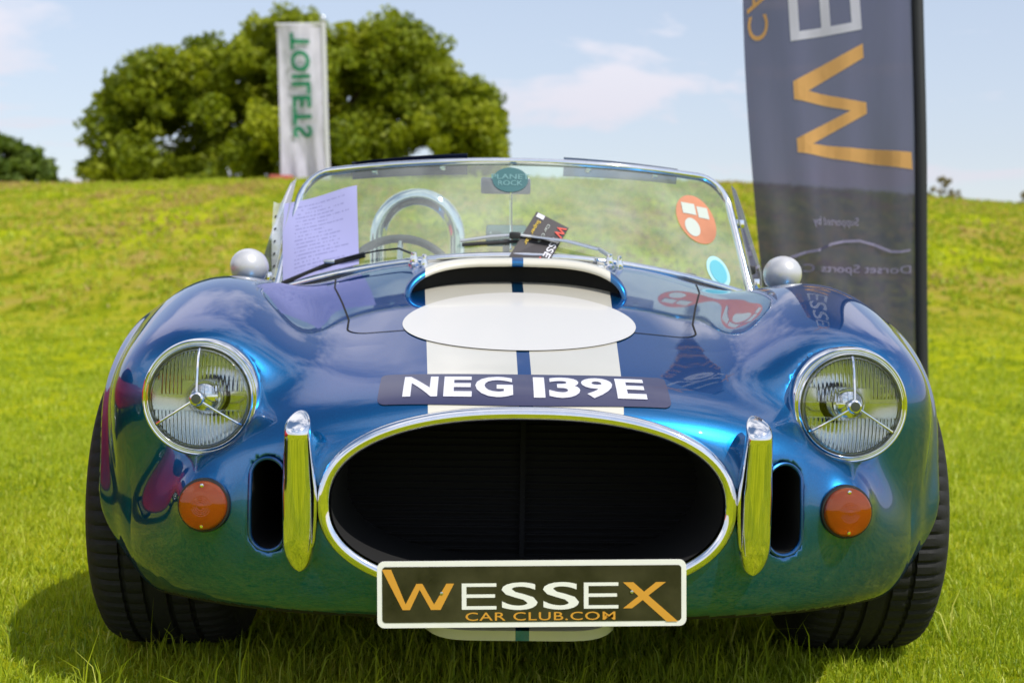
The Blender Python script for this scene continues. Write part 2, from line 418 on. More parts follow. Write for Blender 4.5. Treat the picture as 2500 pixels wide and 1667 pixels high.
print('body', len(V), len(F), round(_t.time()-_t0, 1))

# ------------------------------------------------------------------ lettering
def text_verts(txt, size=1.0, bold=0.0, xs=1.0, sp=1.0):
    cu = bpy.data.curves.new('t', 'FONT'); cu.body = txt; cu.size = size; cu.offset = bold; cu.resolution_u = 4; cu.space_character = sp
    o = bpy.data.objects.new('t', cu); col.objects.link(o)
    dg = bpy.context.evaluated_depsgraph_get(); dg.update()
    me = bpy.data.meshes.new_from_object(o.evaluated_get(dg)); bpy.data.objects.remove(o); bpy.data.curves.remove(cu)
    bm = bmesh.new(); bm.from_mesh(me); bpy.data.meshes.remove(me)
    for v in bm.verts: v.co.x *= xs
    return bm
def bm_bounds(bm):
    X = [v.co.x for v in bm.verts]; Y = [v.co.y for v in bm.verts]; return min(X), max(X), min(Y), max(Y)
def fit(bm, x0, x1, y0, y1):
    a, b, c, d = bm_bounds(bm)
    for v in bm.verts: v.co.x = x0+(v.co.x-a)/(b-a)*(x1-x0); v.co.y = y0+(v.co.y-c)/(d-c)*(y1-y0)
    return bm
def poly_bm(polys):
    bm = bmesh.new()
    for p in polys: bm.faces.new([bm.verts.new((x, y, 0)) for x, y in p])
    bm.normal_update()
    if len(polys) == 1 and len(polys[0]) in (12, 13): bmesh.ops.triangulate(bm, faces=bm.faces[:])
    return bm
def grid_cut(bm, step):
    a, b, c, d = bm_bounds(bm)
    for ax, lo, hi in ((0, a, b), (1, c, d)):
        k = math.ceil(lo/step)
        while k*step < hi:
            co = [0, 0, 0]; no = [0, 0, 0]; co[ax] = k*step; no[ax] = 1
            bmesh.ops.bisect_plane(bm, geom=bm.verts[:]+bm.edges[:]+bm.faces[:], plane_co=co, plane_no=no, dist=1e-5); k += 1
    return bm
def map_text(bm, fn, name, mat, parent, smooth=False):
    """one object for each character"""
    bmesh.ops.remove_doubles(bm, verts=bm.verts, dist=1e-7); bm.verts.ensure_lookup_table(); seen = set(); out = []
    for v in bm.verts:
        if v in seen: continue
        st = [v]; isl = set()
        while st:
            q = st.pop()
            if q in isl: continue
            isl.add(q); st += [e.other_vert(q) for e in q.link_edges if e.other_vert(q) not in isl]
        seen |= isl; nb = bmesh.new(); mp = {q: nb.verts.new(q.co) for q in isl}
        for f in {f for q in isl for f in q.link_faces}: nb.faces.new([mp[q] for q in f.verts])
        out.append(map_bm(nb, fn, name, mat, parent, smooth))
    return out
def map_bm(bm, fn, name, mat, parent, smooth=True):
    bmesh.ops.triangulate(bm, faces=[f for f in bm.faces if len(f.verts) > 4])
    P = fn(np.array([(v.co.x, v.co.y) for v in bm.verts]))
    for v, p in zip(bm.verts, P): v.co = p
    me = bpy.data.meshes.new(name); bm.to_mesh(me); bm.free()
    if smooth: me.polygons.foreach_set('use_smooth', [True]*len(me.polygons))
    return link(name, me, mat, parent)
def rrect(w, h, r, n=6):
    p = []
    for cx, cy, a0 in ((w/2-r, h/2-r, 0), (-w/2+r, h/2-r, 90), (-w/2+r, -h/2+r, 180), (w/2-r, -h/2+r, 270)):
        for k in range(n+1): a = R(a0+90*k/n); p.append((cx+r*math.cos(a), cy+r*math.sin(a)))
    return p
def slab(outline, thick, mat, name, parent, M4, hole=None):
    """flat plate from an outline in its own xy plane, with thickness"""
    mb = MB(); n = len(outline)
    v = [M4 @ Vector((x, y, 0)) for x, y in outline]+[M4 @ Vector((x, y, -thick)) for x, y in outline]
    f = [tuple(range(n)), tuple(range(2*n-1, n-1, -1))]+[(i, i+n, (i+1) % n+n, (i+1) % n) for i in range(n)]
    mb.add(v, f); return mb.build(name, mat, parent)

# ------------------------------------------------------------------ things on the bonnet
def on_bonnet(off):
    def fn(P):
        z = top_z(P[:, 0], P[:, 1], skin_field); e = .004
        zx = (top_z(P[:, 0]+e, P[:, 1], skin_field)-top_z(P[:, 0]-e, P[:, 1], skin_field))/(2*e)
        zy = (top_z(P[:, 0], P[:, 1]+e, skin_field)-top_z(P[:, 0], P[:, 1]-e, skin_field))/(2*e)
        n = np.stack([-zx, -zy, np.ones_like(z)], 1); n /= np.linalg.norm(n, axis=1, keepdims=True)
        return np.stack([P[:, 0], P[:, 1], z], 1)+n*off
    return fn
# white roundel
rb = poly_bm([[(-.006+.245*math.cos(2*math.pi*k/96), .545+.232*math.sin(2*math.pi*k/96)) for k in range(96)]])
map_bm(grid_cut(rb, .02), on_bonnet(.0022), 'roundel', M['decal_white'], car)['label'] = 'plain white round race-number patch on the bonnet'
# number sticker: s across, t up the nose
def on_nose(off):
    base = on_bonnet(off)
    def fn(P):
        x = P[:, 0]-.006; y = .051+.25*x*x+P[:, 1]*(1.03+.5*x*x)
        return base(np.stack([x, y], 1))
    return fn
st = poly_bm([[(x, y+.0555) for x, y in rrect(.520, .111, .014)]])
sticker = map_bm(grid_cut(st, .013), on_nose(.0016), 'number_sticker', M['navy'], car); sticker['label'] = 'dark navy registration sticker reading NEG 139E across the nose'
for ch, x0, x1 in (('N', -.216, -.1545), ('E', -.1436, -.0935), ('G', -.0875, -.0203), ('I', .0163, .0366), ('3', .044, .0995), ('9', .1027, .159), ('E', .165, .218)):
    bm = fit(text_verts(ch, 1, .035), x0, x1, .018, .095)
    map_bm(grid_cut(bm, .013), on_nose(.0026), 'character', M['lettering'], sticker)
# shut lines of the bonnet
def strip_on_bonnet(pts, w, off):
    pts = [Vector((*p, 0)) for p in pts]; fine = []
    for a, b in zip(pts[:-1], pts[1:]):
        k = max(1, int((b-a).length/.012)); fine += [a.lerp(b, i/k) for i in range(k)]
    fine.append(pts[-1]); L = []; Rr = []
    for i, p in enumerate(fine):
        t = (fine[min(i+1, len(fine)-1)]-fine[max(i-1, 0)]).normalized(); nn = Vector((-t.y, t.x, 0))
        L.append(p+nn*w/2); Rr.append(p-nn*w/2)
    P = np.array([(p.x, p.y) for p in L+Rr]); n = len(fine)
    return pyd('shut_line', on_bonnet(off)(P), [(i, i+1, n+i+1, n+i) for i in range(n-1)])
def arc_pts(c, r, a0, a1, n=8): return [(c[0]+r*math.cos(R(a0+(a1-a0)*k/n)), c[1]+r*math.sin(R(a0+(a1-a0)*k/n))) for k in range(n+1)]
for s in (-1, 1):
    side = [(.462, 1.17), (.445, 1.0), (.405, .80), (.372, .62)]+arc_pts((.312, .545), .055, 0, -90, 8)+[(.28, .487), (.15, .480), (.0, .478)]
    link('shut_line', strip_on_bonnet([(s*a, b) for a, b in side], .0042, .0008), M['void'], car)

# bonnet scoop
def scoop():
    nT = 57; ts = [math.pi*k/(nT-1) for k in range(nT)]; V = []; rings = []
    def arch(w, h, yfun):
        P = []
        for t in ts:
            c, q = math.cos(t), max(0.0, math.sin(t)); ux = -math.copysign(abs(c)**(2/5.5), c); P.append((w*ux-.008, yfun(abs(ux)), h*q**(2/2.3)))
        return P
    edge = lambda u, d=0: .852-.075*u**3+d
    def add(P, lift=-.0015):
        z = top_z(np.array([p[0] for p in P]), np.array([p[1] for p in P]), skin_field); b0 = len(V)
        V.extend([(p[0], p[1], float(zz)+p[2]+lift) for p, zz in zip(P, z)]); rings.append(b0)
    for d, w, h in ((.11, .236, .044), (.03, .238, .045), (.006, .239, .0455), (-.001, .242, .048), (-.0035, .2465, .053), (-.001, .2515, .059), (.006, .2545, .0625), (.02, .2555, .064)):
        add(arch(w, h, lambda u, d=d: edge(u, d)))
    for r in np.linspace(.06, 1, 16):
        w = .2555-.05*r; h = .064*(1-r)**1.15+.001; add(arch(w, h, lambda u, r=r: (edge(u)+.02)+(1.20-edge(u)-.02)*r))
    F = [(a_+k, a_+k+1, b_+k+1, b_+k) for a_, b_ in zip(rings[:-1], rings[1:]) for k in range(nT-1)]
    o = MB().add(V, F).build('bonnet_scoop', M['paint'], car, auto=75)
    # black sheet painted in for the shade deep inside the scoop
    T = V[rings[1]:rings[1]+nT]; n0 = len(T); fl = []
    for (x_, y_, z_) in T: fl.append((x_, y_+.012, z_))
    zf = top_z(np.array([p[0] for p in fl]), np.array([p[1] for p in fl]), skin_field)
    tv = fl+[(p[0], p[1], float(z_)-.004) for p, z_ in zip(fl, zf)]
    link('throat_shade', pyd('throat_shade', tv, [(k, k+1, n0+k+1, n0+k) for k in range(n0-1)]), M['void'], o)
    return o
sc = scoop()

# ------------------------------------------------------------------ nose: mouth ring, radiator, overriders, plate
def mouth_pt(t, a, b, e=2.35):
    c, s = math.cos(t), math.sin(t); X = a*math.copysign(abs(c)**(2/e), c); Z = MOUTH[2]+b*math.copysign(abs(s)**(2/e), s)
    return X, Z
ring = []
for k in range(120):
    X, Z = mouth_pt(2*math.pi*k/120, .3505, .1545)
    p = surf_ray((X, -.2, Z), (0, 1, 0), 0, .6, 300, skin_field); y = p[1] if p is not None else .05
    ring.append((X, min(y, .05)-.004, Z))
ys = np.array([p[1] for p in ring])
for _ in range(12): ys = (np.roll(ys, 1)+2*ys+np.roll(ys, -1))/4
ring = [(p[0], y, p[2]) for p, y in zip(ring, ys)]
MB().tube(ring, .0125, 14, closed=True, flat=1.15, up=(0, 1, 0)).build('mouth_ring', M['chrome'], car)
rad = MB().box((0, .372, .425), (.74, .02, .36)).build('radiator', M['void'], car)
for k in range(22): MB().box((0, .355, .275+k*.0143), (.72, .012, .0035)).build('fin', M['void'], rad)
MB().box((0, .345, .425), (.010, .012, .33)).build('strut', M['under'], rad)
def overrider(s):
    rows = []; n = 24; m = 34
    for i in range(m):
        q = .5-.5*math.cos(math.pi*i/(m-1)); z = .580-.274*q
        e = (math.sqrt(max(0, 1-((.085-q)/.085)**2)) if q < .085 else 1)*(max(0, 1-((q-.80)/.20)**2)**.42 if q > .80 else 1)
        w = .0300*min(1, .66+.7*q)*e+.0004
        t_ = min(1, q/.13); yf = .030-.066*(1-(1-t_)**2.2)+.016*q+.30*max(0, q-.80)**1.6
        dep = .004+.034*min(1, .35+q*1.6)*e
        cx = s*(.3935-.004*q)
        rows.append([(cx+w*math.cos(2*math.pi*k/n), yf+dep-dep*math.copysign(abs(math.sin(2*math.pi*k/n))**.8, math.sin(2*math.pi*k/n)), z) for k in range(n)])
    v = [p for r in rows for p in r]; f = [(i*n+k, i*n+(k+1) % n, (i+1)*n+(k+1) % n, (i+1)*n+k) for i in range(m-1) for k in range(n)]
    f += [tuple(range(n)), tuple((m-1)*n+k for k in range(n))[::-1]]
    o = MB().add(v, f).build('overrider', M['chrome'], car, auto=70)
    # bracket back to the mouth ring
    b = MB(); zz = [.452, .437, .40, .387]
    b.add([(s*.352, .030, .440), (s*.352, .030, .392), (s*.388, .012, .388), (s*.388, .012, .446), (s*.352, .055, .440), (s*.352, .055, .392), (s*.388, .055, .388), (s*.388, .055, .446)],
          [(0, 1, 2, 3), (7, 6, 5, 4), (0, 3, 7, 4), (1, 5, 6, 2), (3, 2, 6, 7), (0, 4, 5, 1)])
    b.add([(s*.366, .030, .432), (s*.381, .025, .545), (s*.3885, .028, .545), (s*.3885, .020, .430), (s*.366, .050, .432), (s*.381, .048, .545), (s*.3885, .05, .545), (s*.3885, .05, .430)],
          [(0, 1, 2, 3), (7, 6, 5, 4), (0, 3, 7, 4), (1, 5, 6, 2), (3, 2, 6, 7), (0, 4, 5, 1)])
    b.build('bracket', M['chrome'], o)
for s in (-1, 1): overrider(s)
# club plate
PM = Matrix.Translation((.0075, -.046, .2815)) @ Matrix.Rotation(R(-1.0), 4, 'Y') @ Matrix.Rotation(R(90), 4, 'X') 
plate = slab(rrect(.520, .112, .012), .003, M['plate_white'], 'club_plate', car, PM); plate['label'] = 'dark club plate with white border reading WESSEX CAR CLUB.COM'
def on_plate(off): return lambda P: [PM @ Vector((p[0], p[1], off)) for p in P]
map_bm(poly_bm([rrect(.503, .094, .006)]), on_plate(.0008), 'dark_panel', M['plate_dark'], plate, False)
def wessex(W=1.0):
    """W with a long left stroke, X with a long right leg; unit: letter height 1, from u=0"""
    Wp = [[(-.62, 1.55), (-.28, 1.55), (.2429, .2214), (.64, 1.0), (.86, 1.0), (1.288, .2072), (1.74, 1.0), (2.02, 1.0), (1.52, 0), (1.17, 0), (.7578, .7778), (.40, 0), (.13, 0)][::-1]]
    Xp = [[(8.22, 1), (8.60, 1), (8.9955, .6357), (9.44, 1), (9.80, 1), (9.1578, .4862), (10.25, -.52), (9.83, -.52), (8.9447, .3158), (8.55, 0), (8.22, 0), (8.787, .4648)][::-1]]
    E = lambda x: [[(x, 0), (x+1.27, 0), (x+1.27, .13), (x+.17, .13), (x+.17, .45), (x+1.22, .45), (x+1.22, .58), (x+.17, .58), (x+.17, .87), (x+1.27, .87), (x+1.27, 1), (x, 1)]]
    return Wp, Xp, E
Wp, Xp, Ep = wessex()
kx, ky, ox, oy = .0458, .0440, -.2235, -.0255
def plate_letter(bm, mat, off=.0014): map_text(bm, on_plate(off), 'letter', M[mat], plate, False)
tr = lambda P: [[(ox+x*kx, oy+y*ky) for x, y in p] for p in P]
plate_letter(poly_bm(tr(Wp)), 'plate_orange'); plate_letter(poly_bm(tr(Xp)), 'plate_orange')
for xx in (2.30, 6.78): plate_letter(poly_bm(tr(Ep(xx))), 'plate_white')
for xx in (3.76, 5.28): plate_letter(fit(text_verts('S', 1, .012), ox+xx*kx, ox+(xx+1.32)*kx, oy-.0012, oy+ky+.0012), 'plate_white')
plate_letter(fit(text_verts('CAR CLUB.COM', 1, .004, sp=1.08), -.112, .140, -.0445, -.0305), 'plate_orange')
for xx in (-.152, .168):
    MB().lathe([(.0028, 0), (.0028, .001), (.0, .002)], PM @ Vector((xx, .002, .0012)), (0, -1, 0), 10).build('screw', M['steel'], plate)
# small intake under the nose, stripes carried on
li = MB(); n = 24
for (y0, z0, z1) in ((.095, .168, .196),):
    prof = [(.0, .0), (.0, .018), (.012, .026), (.20, .045), (.20, .02), (.02, -.004)]
    for k in range(n+1):
        u = -1+2*k/n; X = .172*u-.008; yb = y0+.05*abs(u)**6; zb = z0+.010*abs(u)**8
        for a, b in prof: li.v.append(Vector((X, yb+a, zb+b)))
    m_ = len(prof)
    for k in range(n):
        for j in range(m_): li.f.append((k*m_+j, k*m_+(j+1) % m_, (k+1)*m_+(j+1) % m_, (k+1)*m_+j))
    li.f += [tuple(range(m_)), tuple(n*m_+j for j in range(m_))[::-1]]
li.build('lower_intake', M['paint'], car)

# ------------------------------------------------------------------ headlights and indicators
def ribbed():
    m, t, p, o = material('ribbed headlight glass')
    p.inputs['Base Color'].default_value = (.96, .98, .97, 1); p.inputs['Transmission Weight'].default_value = 1; p.inputs['Roughness'].default_value = .0; p.inputs['IOR'].default_value = 1.42
    c = N(t, 'ShaderNodeTexCoord'); s = N(t, 'ShaderNodeSeparateXYZ'); t.links.new(c.outputs['Object'], s.inputs[0])
    rib = mth(t, 'ABSOLUTE', mth(t, 'SINE', mth(t, 'MULTIPLY', s.outputs[0], 420.0)))
    z = s.outputs[2]
    band = mth(t, 'ADD', mth(t, 'GREATER_THAN', z, .034), mth(t, 'LESS_THAN', z, -.022), clamp=True)
    left = mth(t, 'MULTIPLY', mth(t, 'GREATER_THAN', z, .008), mth(t, 'LESS_THAN', mth(t, 'ABSOLUTE', mth(t, 'ADD', s.outputs[0], .048)), .02))
    right = mth(t, 'MULTIPLY', mth(t, 'GREATER_THAN', z, .014), mth(t, 'GREATER_THAN', s.outputs[0], .03))
    band = mth(t, 'MAXIMUM', mth(t, 'MAXIMUM', band, left), right)
    h = mth(t, 'MULTIPLY', rib, band)
    lines = None
    for zz in (.0585, .034, .008, -.022):
        d = mth(t, 'LESS_THAN', mth(t, 'ABSOLUTE', mth(t, 'SUBTRACT', z, zz)), .0014); lines = d if lines is None else mth(t, 'MAXIMUM', lines, d)
    h = mth(t, 'ADD', h, mth(t, 'MULTIPLY', lines, .8))
    b = N(t, 'ShaderNodeBump', i_Strength=.8, i_Distance=.004); t.links.new(h, b.inputs['Height']); t.links.new(b.outputs[0], p.inputs['Normal'])
    return m
M['ribbed'] = ribbed()
M['reflector'] = simple('aluminised reflector', (.80, .82, .80), .12, 1)
M['amber'] = simple('amber plastic', (.95, .17, .012), .07, coat=.5, Transmission_Weight=.8, IOR=1.4)
M['amber_deep'] = simple('amber reflector', (.85, .22, .02), .3)
def headlight(s):
    C_ = Vector((s*.592, .173, .592)); fwd = Vector((0, -1, 0))
    def L(name, prof, mat, parent, n=64, auto=None):
        mb = MB().lathe(prof, (0, 0, 0), fwd, n); o = mb.build(name, mat, parent, auto=auto); return o
    root = MB().lathe([(.095, .026), (.090, .012), (.076, -.014), (.055, -.038), (.028, -.056), (.0, -.060)], (0, 0, 0), fwd, 48, caps=False).build('headlight', M['reflector'], car, auto=80)
    root.location = C_; root.scale = (.97, 1, .97)
    # double chrome rim
    rim = MB().lathe([(.108, -.085), (.1115, .000), (.1108, .014), (.1085, .022), (.1055, .026), (.1030, .0255), (.1015, .0225), (.1008, .0245), (.0990, .029), (.0968, .031), (.0948, .030), (.0938, .026), (.0936, .02)], (0, 0, 0), fwd, 96, caps=False)
    def sub(mb, name, mat, auto=None):
        o = mb.build(name, mat, None, auto=auto); o.parent = root; return o
    sub(rim, 'rim', M['chrome'], 60)
    dome = [(.0865, .026), (.0835, .0315), (.078, .036), (.065, .042), (.05, .0465), (.035, .0495), (.018, .0515), (.0, .052)]
    dome = [(r_*1.087, h_) for r_, h_ in dome]; inn = [(r_, h_-.003) for r_, h_ in dome]
    lens = MB().lathe(dome, (0, 0, 0), fwd, 64).lathe(inn, (0, 0, 0), fwd, 64).lathe([dome[0], inn[0]], (0, 0, 0), fwd, 64)
    lens.f = [f_ for f_ in lens.f if len(f_) < 10]
    sub(lens, 'lens', M['ribbed'], 80)
    # moulded border of the glass
    sub(MB().lathe([(.0944, .0235), (.0915, .0290), (.0885, .0310), (.0880, .026), (.0915, .02)], (0, 0, 0), fwd, 64, caps=False), 'seal', M['glassy'], 80)
    sub(MB().lathe([(.0, .0605), (.008, .060), (.0125, .0575), (.0145, .053), (.0145, .046)], (0, 0, 0), fwd, 24), 'hub', M['chrome'], 50)
    sub(MB().lathe([(.0, .0610), (.0085, .0606), (.0092, .0592)], (0, 0, 0), fwd, 20), 'hub_badge', M['badge'])
    sub(MB().lathe([(.034, -.045), (.034, -.015), (.031, .002), (.024, .010), (.0, .013)], (.004, 0, 0), fwd, 32, caps=False), 'bulb_shield', M['chrome'], 60)
    for a in (90, 212, 328):
        d = Vector((math.cos(R(a)), 0, math.sin(R(a))))
        sub(MB().tube([d*.010+fwd*.0535, d*.035+fwd*.0508, d*.05+fwd*.0478, d*.068+fwd*.0440, d*.083+fwd*.0380, d*.0915+fwd*.031], [.0026, .0025, .0024, .0024, .0026, .0030], 8), 'bar', M['chrome'])
    return root
M['badge'] = simple('dark badge', (.05, .06, .05), .3)
M['glassy'] = simple('moulded glass edge', (.72, .76, .72), .12, .3, Transmission_Weight=.4)
for s in (-1, 1): headlight(s)
M['reflector_dull'] = simple('dull reflector', (.50, .42, .36), .35, .3)
def indicator(s):
    p = surf_ray((s*.566, -.3, .409), (0, 1, 0), 0, .6, 300, skin_field); C_ = Vector(p)+Vector((0, .004, 0)); fwd = Vector((s*.10, -1, .03)).normalized()
    base = MB().lathe([(.0, -.03), (.047, -.03), (.0475, -.004), (.046, .004), (.0, .004)], C_, fwd, 48).build('indicator', M['paint_plain'], car)
    prof = [(.0430, .004), (.0432, .009), (.0420, .0135), (.0395, .0160)]
    r = .037
    while r > .004:
        prof += [(r, .0168+.0070*(1-(r/.037)**2)), (r-.0022, .0176+.0070*(1-(r/.037)**2))]; r -= .0034
    prof.append((0, .0250))
    MB().lathe(prof, C_, fwd, 56, caps=False).build('lens', M['amber'], base, auto=25)
    MB().lathe([(.0422, .0085), (.036, .0060), (.018, .0050), (.0, .0048)], C_, fwd, 40, caps=False).build('reflector', M['reflector_dull'], base)
    MB().lathe([(.0430, .003), (.0432, .0075), (.0462, .0070), (.0478, .002)], C_, fwd, 48, caps=False).build('gasket', M['black'], base)
    for sg in (1, -1):
        q = C_+fwd*.0145+Vector((0, 0, sg*.0355))
        MB().lathe([(.0036, 0), (.0036, .003), (.0024, .0044), (.0, .0046)], q, fwd, 12).build('screw', M['chrome'], base)
M['paint_plain'] = simple('blue lacquer', (.008, .085, .27), .36, .8, coat=1, Coat_Roughness=.02)
for s in (-1, 1): indicator(s)

# ------------------------------------------------------------------ wheels
def tyre_mesh():
    prof = [(.205, -.128), (.225, -.142), (.262, -.150), (.292, -.147), (.312, -.136), (.3225, -.118), (.3265, -.10), (.3285, -.078), (.3285, -.074), (.321, -.072), (.321, -.064), (.3295, -.062), (.3300, -.030), (.322, -.028), (.322, -.020), (.3305, -.018)]
    prof = prof+[(r, -x) for r, x in prof[::-1]]
    n = 264; v = []; f = []; m = len(prof)
    for k in range(n):
        a = 2*math.pi*k/n; cut = (k % 4 == 0)
        for r, x in prof:
            rr = r
            if cut and abs(x) > .07 and r > .30: rr -= .0055*min(1, (r-.30)/.015)
            if cut and .026 < abs(x) < .066 and r > .325: rr -= .004
            v.append((x, rr*math.cos(a), rr*math.sin(a)))
    for k in range(n):
        for j in range(m-1): f.append((k*m+j, k*m+j+1, ((k+1) % n)*m+j+1, ((k+1) % n)*m+j))
    me = pyd('tyre', v, f)
    bm = bmesh.new(); bm.from_mesh(me); bmesh.ops.recalc_face_normals(bm, faces=bm.faces)
    for e in bm.edges:
        if e.calc_face_angle(0) > R(35): e.smooth = False
    bm.to_mesh(me); bm.free(); me.materials.append(M['rubber']); return me
tyre_me = tyre_mesh()
rim_me = None
def wheel(s, y):
    global rim_me
    root = bpy.data.objects.new('wheel', tyre_me); col.objects.link(root); root.parent = car
    root.location = (s*.752, y, .330); root.rotation_euler = (random.random()*6, 0, 0 if s > 0 else math.pi)
    if y > 2: root.location.x = s*.765
    if rim_me is None:
        mb = MB().lathe([(.206, -.13), (.206, .125), (.196, .128), (.190, .118), (.186, .07), (.15, .05), (.06, .075), (.0, .08)], (0, 0, 0), (1, 0, 0), 60)
        for k in range(6):
            a = 2*math.pi*k/6; d = Vector((0, math.cos(a), math.sin(a)))
            mb.tube([d*.04+Vector((.082, 0, 0)), d*.185+Vector((.088, 0, 0))], [.026, .034], 8, flat=.35, up=(1, 0, 0))
        mb.lathe([(.035, .07), (.034, .13), (.02, .145), (.0, .147)], (0, 0, 0), (1, 0, 0), 24)
        o = mb.build('rim', M['steel'], None); o.parent = root; rim_me = o.data
    else:
        o = bpy.data.objects.new('rim', rim_me); col.objects.link(o); o.parent = root
for y in (AXF, AXR):
    for s in (-1, 1): wheel(s, y)
# underside: suspension arms, sump and cross tube seen in the dark below the nose
ch = MB().box((0, .80, .265), (.60, .50, .12), bev=.02).box((0, 1.9, .22), (.9, 1.6, .06), bev=.01).build('chassis', M['under'], car)
for s in (-1, 1):
    MB().tube([(s*.30, .70, .27), (s*.66, .79, .25)], .014, 8).tube([(s*.30, .90, .27), (s*.66, .79, .25)], .014, 8).build('suspension_arm', M['under'], car)

# rolled lips round the side ducts and the wheel arches
for s in (-1, 1):
    pts = []
    for k in range(40):
        a = 2*math.pi*k/40; X = .452+.032*math.cos(a); Z = .414+.032*math.sin(a)+(.048 if math.sin(a) > 0 else -.048)
        p = surf_ray((s*X, -.3, Z), (0, 1, 0), 0, .7, 350, skin_field); pts.append((p[0], p[1]+.0005, p[2]))
    pts2 = []
    for i in range(len(pts)):
        p, q = Vector(pts[i]), Vector(pts[(i+1) % 40]); k = max(1, int((q-p).length/.006)); pts2 += [p.lerp(q, j/k) for j in range(k)]
    pts2 = [Vector((*(surf_ray((p.x, -.3, p.z), (0, 1, 0), 0, .7, 350, skin_field)),)) for p in pts2]
    MB().tube(pts2, .0034, 8, closed=True).build('duct_lip', M['paint_plain'], car)
    for ay in (AXF, AXR):
        pts = []
        for k in range(61):
            a = R(-17+214*k/60); y_ = ay-.3715*math.cos(a); z_ = AXZ+.3715*math.sin(a); xs = np.linspace(.5, 1.05, 500)
            f_ = skin_field(xs, np.full(500, y_), np.full(500, z_)); ins = np.where(f_ < 0)[0]
            if len(ins) and z_ > .225: pts.append((s*(xs[ins[-1]]-.0035), y_, z_))
        MB().tube(pts, .0048, 8).build('arch_lip', M['paint_plain'], car)

# ------------------------------------------------------------------ windscreen and what is fixed to it
def g_base(u): return Vector((.645*u, 1.22+.16*u*u, .905-.094*u*u))
def g_top(u): return Vector((.592*u, 1.42+.13*u*u, 1.170-.030*u*u))
def G(u, v, off=0):
    p = g_base(u).lerp(g_top(u), v)
    if off:
        e = .01; a = g_base(u+e).lerp(g_top(u+e), v)-g_base(u-e).lerp(g_top(u-e), v); b = g_top(u)-g_base(u)
        n = a.cross(b).normalized(); n = -n if n.y > 0 else n; p = p+n*off
    return p
def vmax(u): 
    a = abs(u); return 1 if a < .87 else .76+.24*math.sqrt(max(0, 1-((a-.87)/.13)**2))
U = [-1+2*k/60 for k in range(61)]
gv = []; gf = []
for u in U:
    for j in range(9): gv.append(G(u, vmax(u)*j/8))
for i in range(60):
    for j in range(8): gf.append((i*9+j, (i+1)*9+j, (i+1)*9+j+1, i*9+j+1))
screen = link('windscreen', pyd('windscreen', gv, gf), M['screen'], car)
path = [G(-1, -.03)]+[G(-1, .76*k/10) for k in range(1, 11)]
path += [G(-(.87+.13*math.cos(R(a))), .76+.24*math.sin(R(a))) for a in range(10, 91, 10)]
path += [G(u, 1) for u in [-.85+.05*k for k in range(35)]]
path += [G(.87+.13*math.cos(R(a)), .76+.24*math.sin(R(a))) for a in range(90, 9, -10)]
path += [G(1, .76*k/10) for k in range(10, 0, -1)]+[G(1, -.03)]
MB().tube(path, .0105, 12, flat=1.2).build('frame', M['chrome'], screen)
MB().tube([G(u, -.005) for u in U], .0105, 10).build('lower_frame', M['chrome'], screen)
MB().tube([G(u, -.075) for u in U], .0125, 10).build('rubber_seal', M['black'], screen)
for s in (-1, 1):
    # foot of the side post
    MB().box(G(s*1.005, -.05)+Vector((0, .0, -.01)), (.022, .05, .05), bev=.006).build('post_foot', M['chrome'], screen)
    MB().tube([G(s*1.0, .40)+Vector((s*.004, .012, 0)), G(s*1.0, .46)+Vector((s*.012, .03, 0))], .007, 8).build('clamp', M['black'], screen)
# stickers on the glass
def disc_uv(c, ru, rv, off, n=40, rot=0, k=1.0):
    pts = []
    for i in range(n):
        a = 2*math.pi*i/n; pts.append(G(c[0]+ru*k*math.cos(a), c[1]+rv*k*math.sin(a), off))
    ctr = G(*c, off); return pyd('disc', [ctr]+pts, [(0, 1+i, 1+(i+1) % n) for i in range(n)])
M['st_orange'] = simple('orange sticker', (.46, .165, .075), .5, noise=.15, nscale=9)
M['st_white'] = simple('pale sticker print', (.45, .50, .46), .5)
M['st_cyan'] = simple('cyan sticker', (.10, .42, .52), .45); M['st_pale'] = simple('pale cyan', (.34, .60, .66), .45); M['st_teal'] = simple('dark teal sticker', (.035, .12, .13), .4); M['st_tealtext'] = simple('teal print', (.13, .27, .28), .4)
so = link('round_sticker', disc_uv((.812, .575), .093, .225, .002), M['st_orange'], screen); so['label'] = 'round orange sticker on the windscreen glass'
def quad_uv(c, w, h, sk=0): return lambda off: pyd('q', [G(c[0]-w, c[1]-h+sk*-w, off), G(c[0]+w, c[1]-h+sk*w, off), G(c[0]+w, c[1]+h+sk*w, off), G(c[0]-w, c[1]+h-sk*w, off)], [(0, 1, 2, 3)])
link('print', quad_uv((.785, .665), .032, .052)(.003), M['st_white'], screen); link('print', quad_uv((.852, .648), .026, .052)(.003), M['st_white'], screen)
link('print', disc_uv((.785, .49), .035, .085, .003), M['st_white'], screen)
sc_ = link('round_sticker', disc_uv((.863, .125), .052, .135, .002), M['st_pale'], screen); sc_['label'] = 'small round cyan sticker low on the windscreen glass'
link('print', disc_uv((.863, .125), .038, .10, .003), M['st_cyan'], screen)
ov = link('oval_sticker', disc_uv((-.025, .795), .080, .135, .002), M['st_teal'], screen); ov['label'] = 'dark oval sticker high on the windscreen'
def on_glass(u0, v0, su, sv, off): return lambda P: [G(u0+p[0]*su, v0+p[1]*sv, off) for p in P]
map_text(fit(text_verts('PLANET', 1, .01), -.085, .085, 0, .055), on_glass(-.025, .80, 1, 1, .003), 'print', M['st_tealtext'], screen, False)
map_text(fit(text_verts('ROCK', 1, .01), -.055, .055, -.07, -.015), on_glass(-.025, .80, 1, 1, .003), 'print', M['st_tealtext'], screen, False)
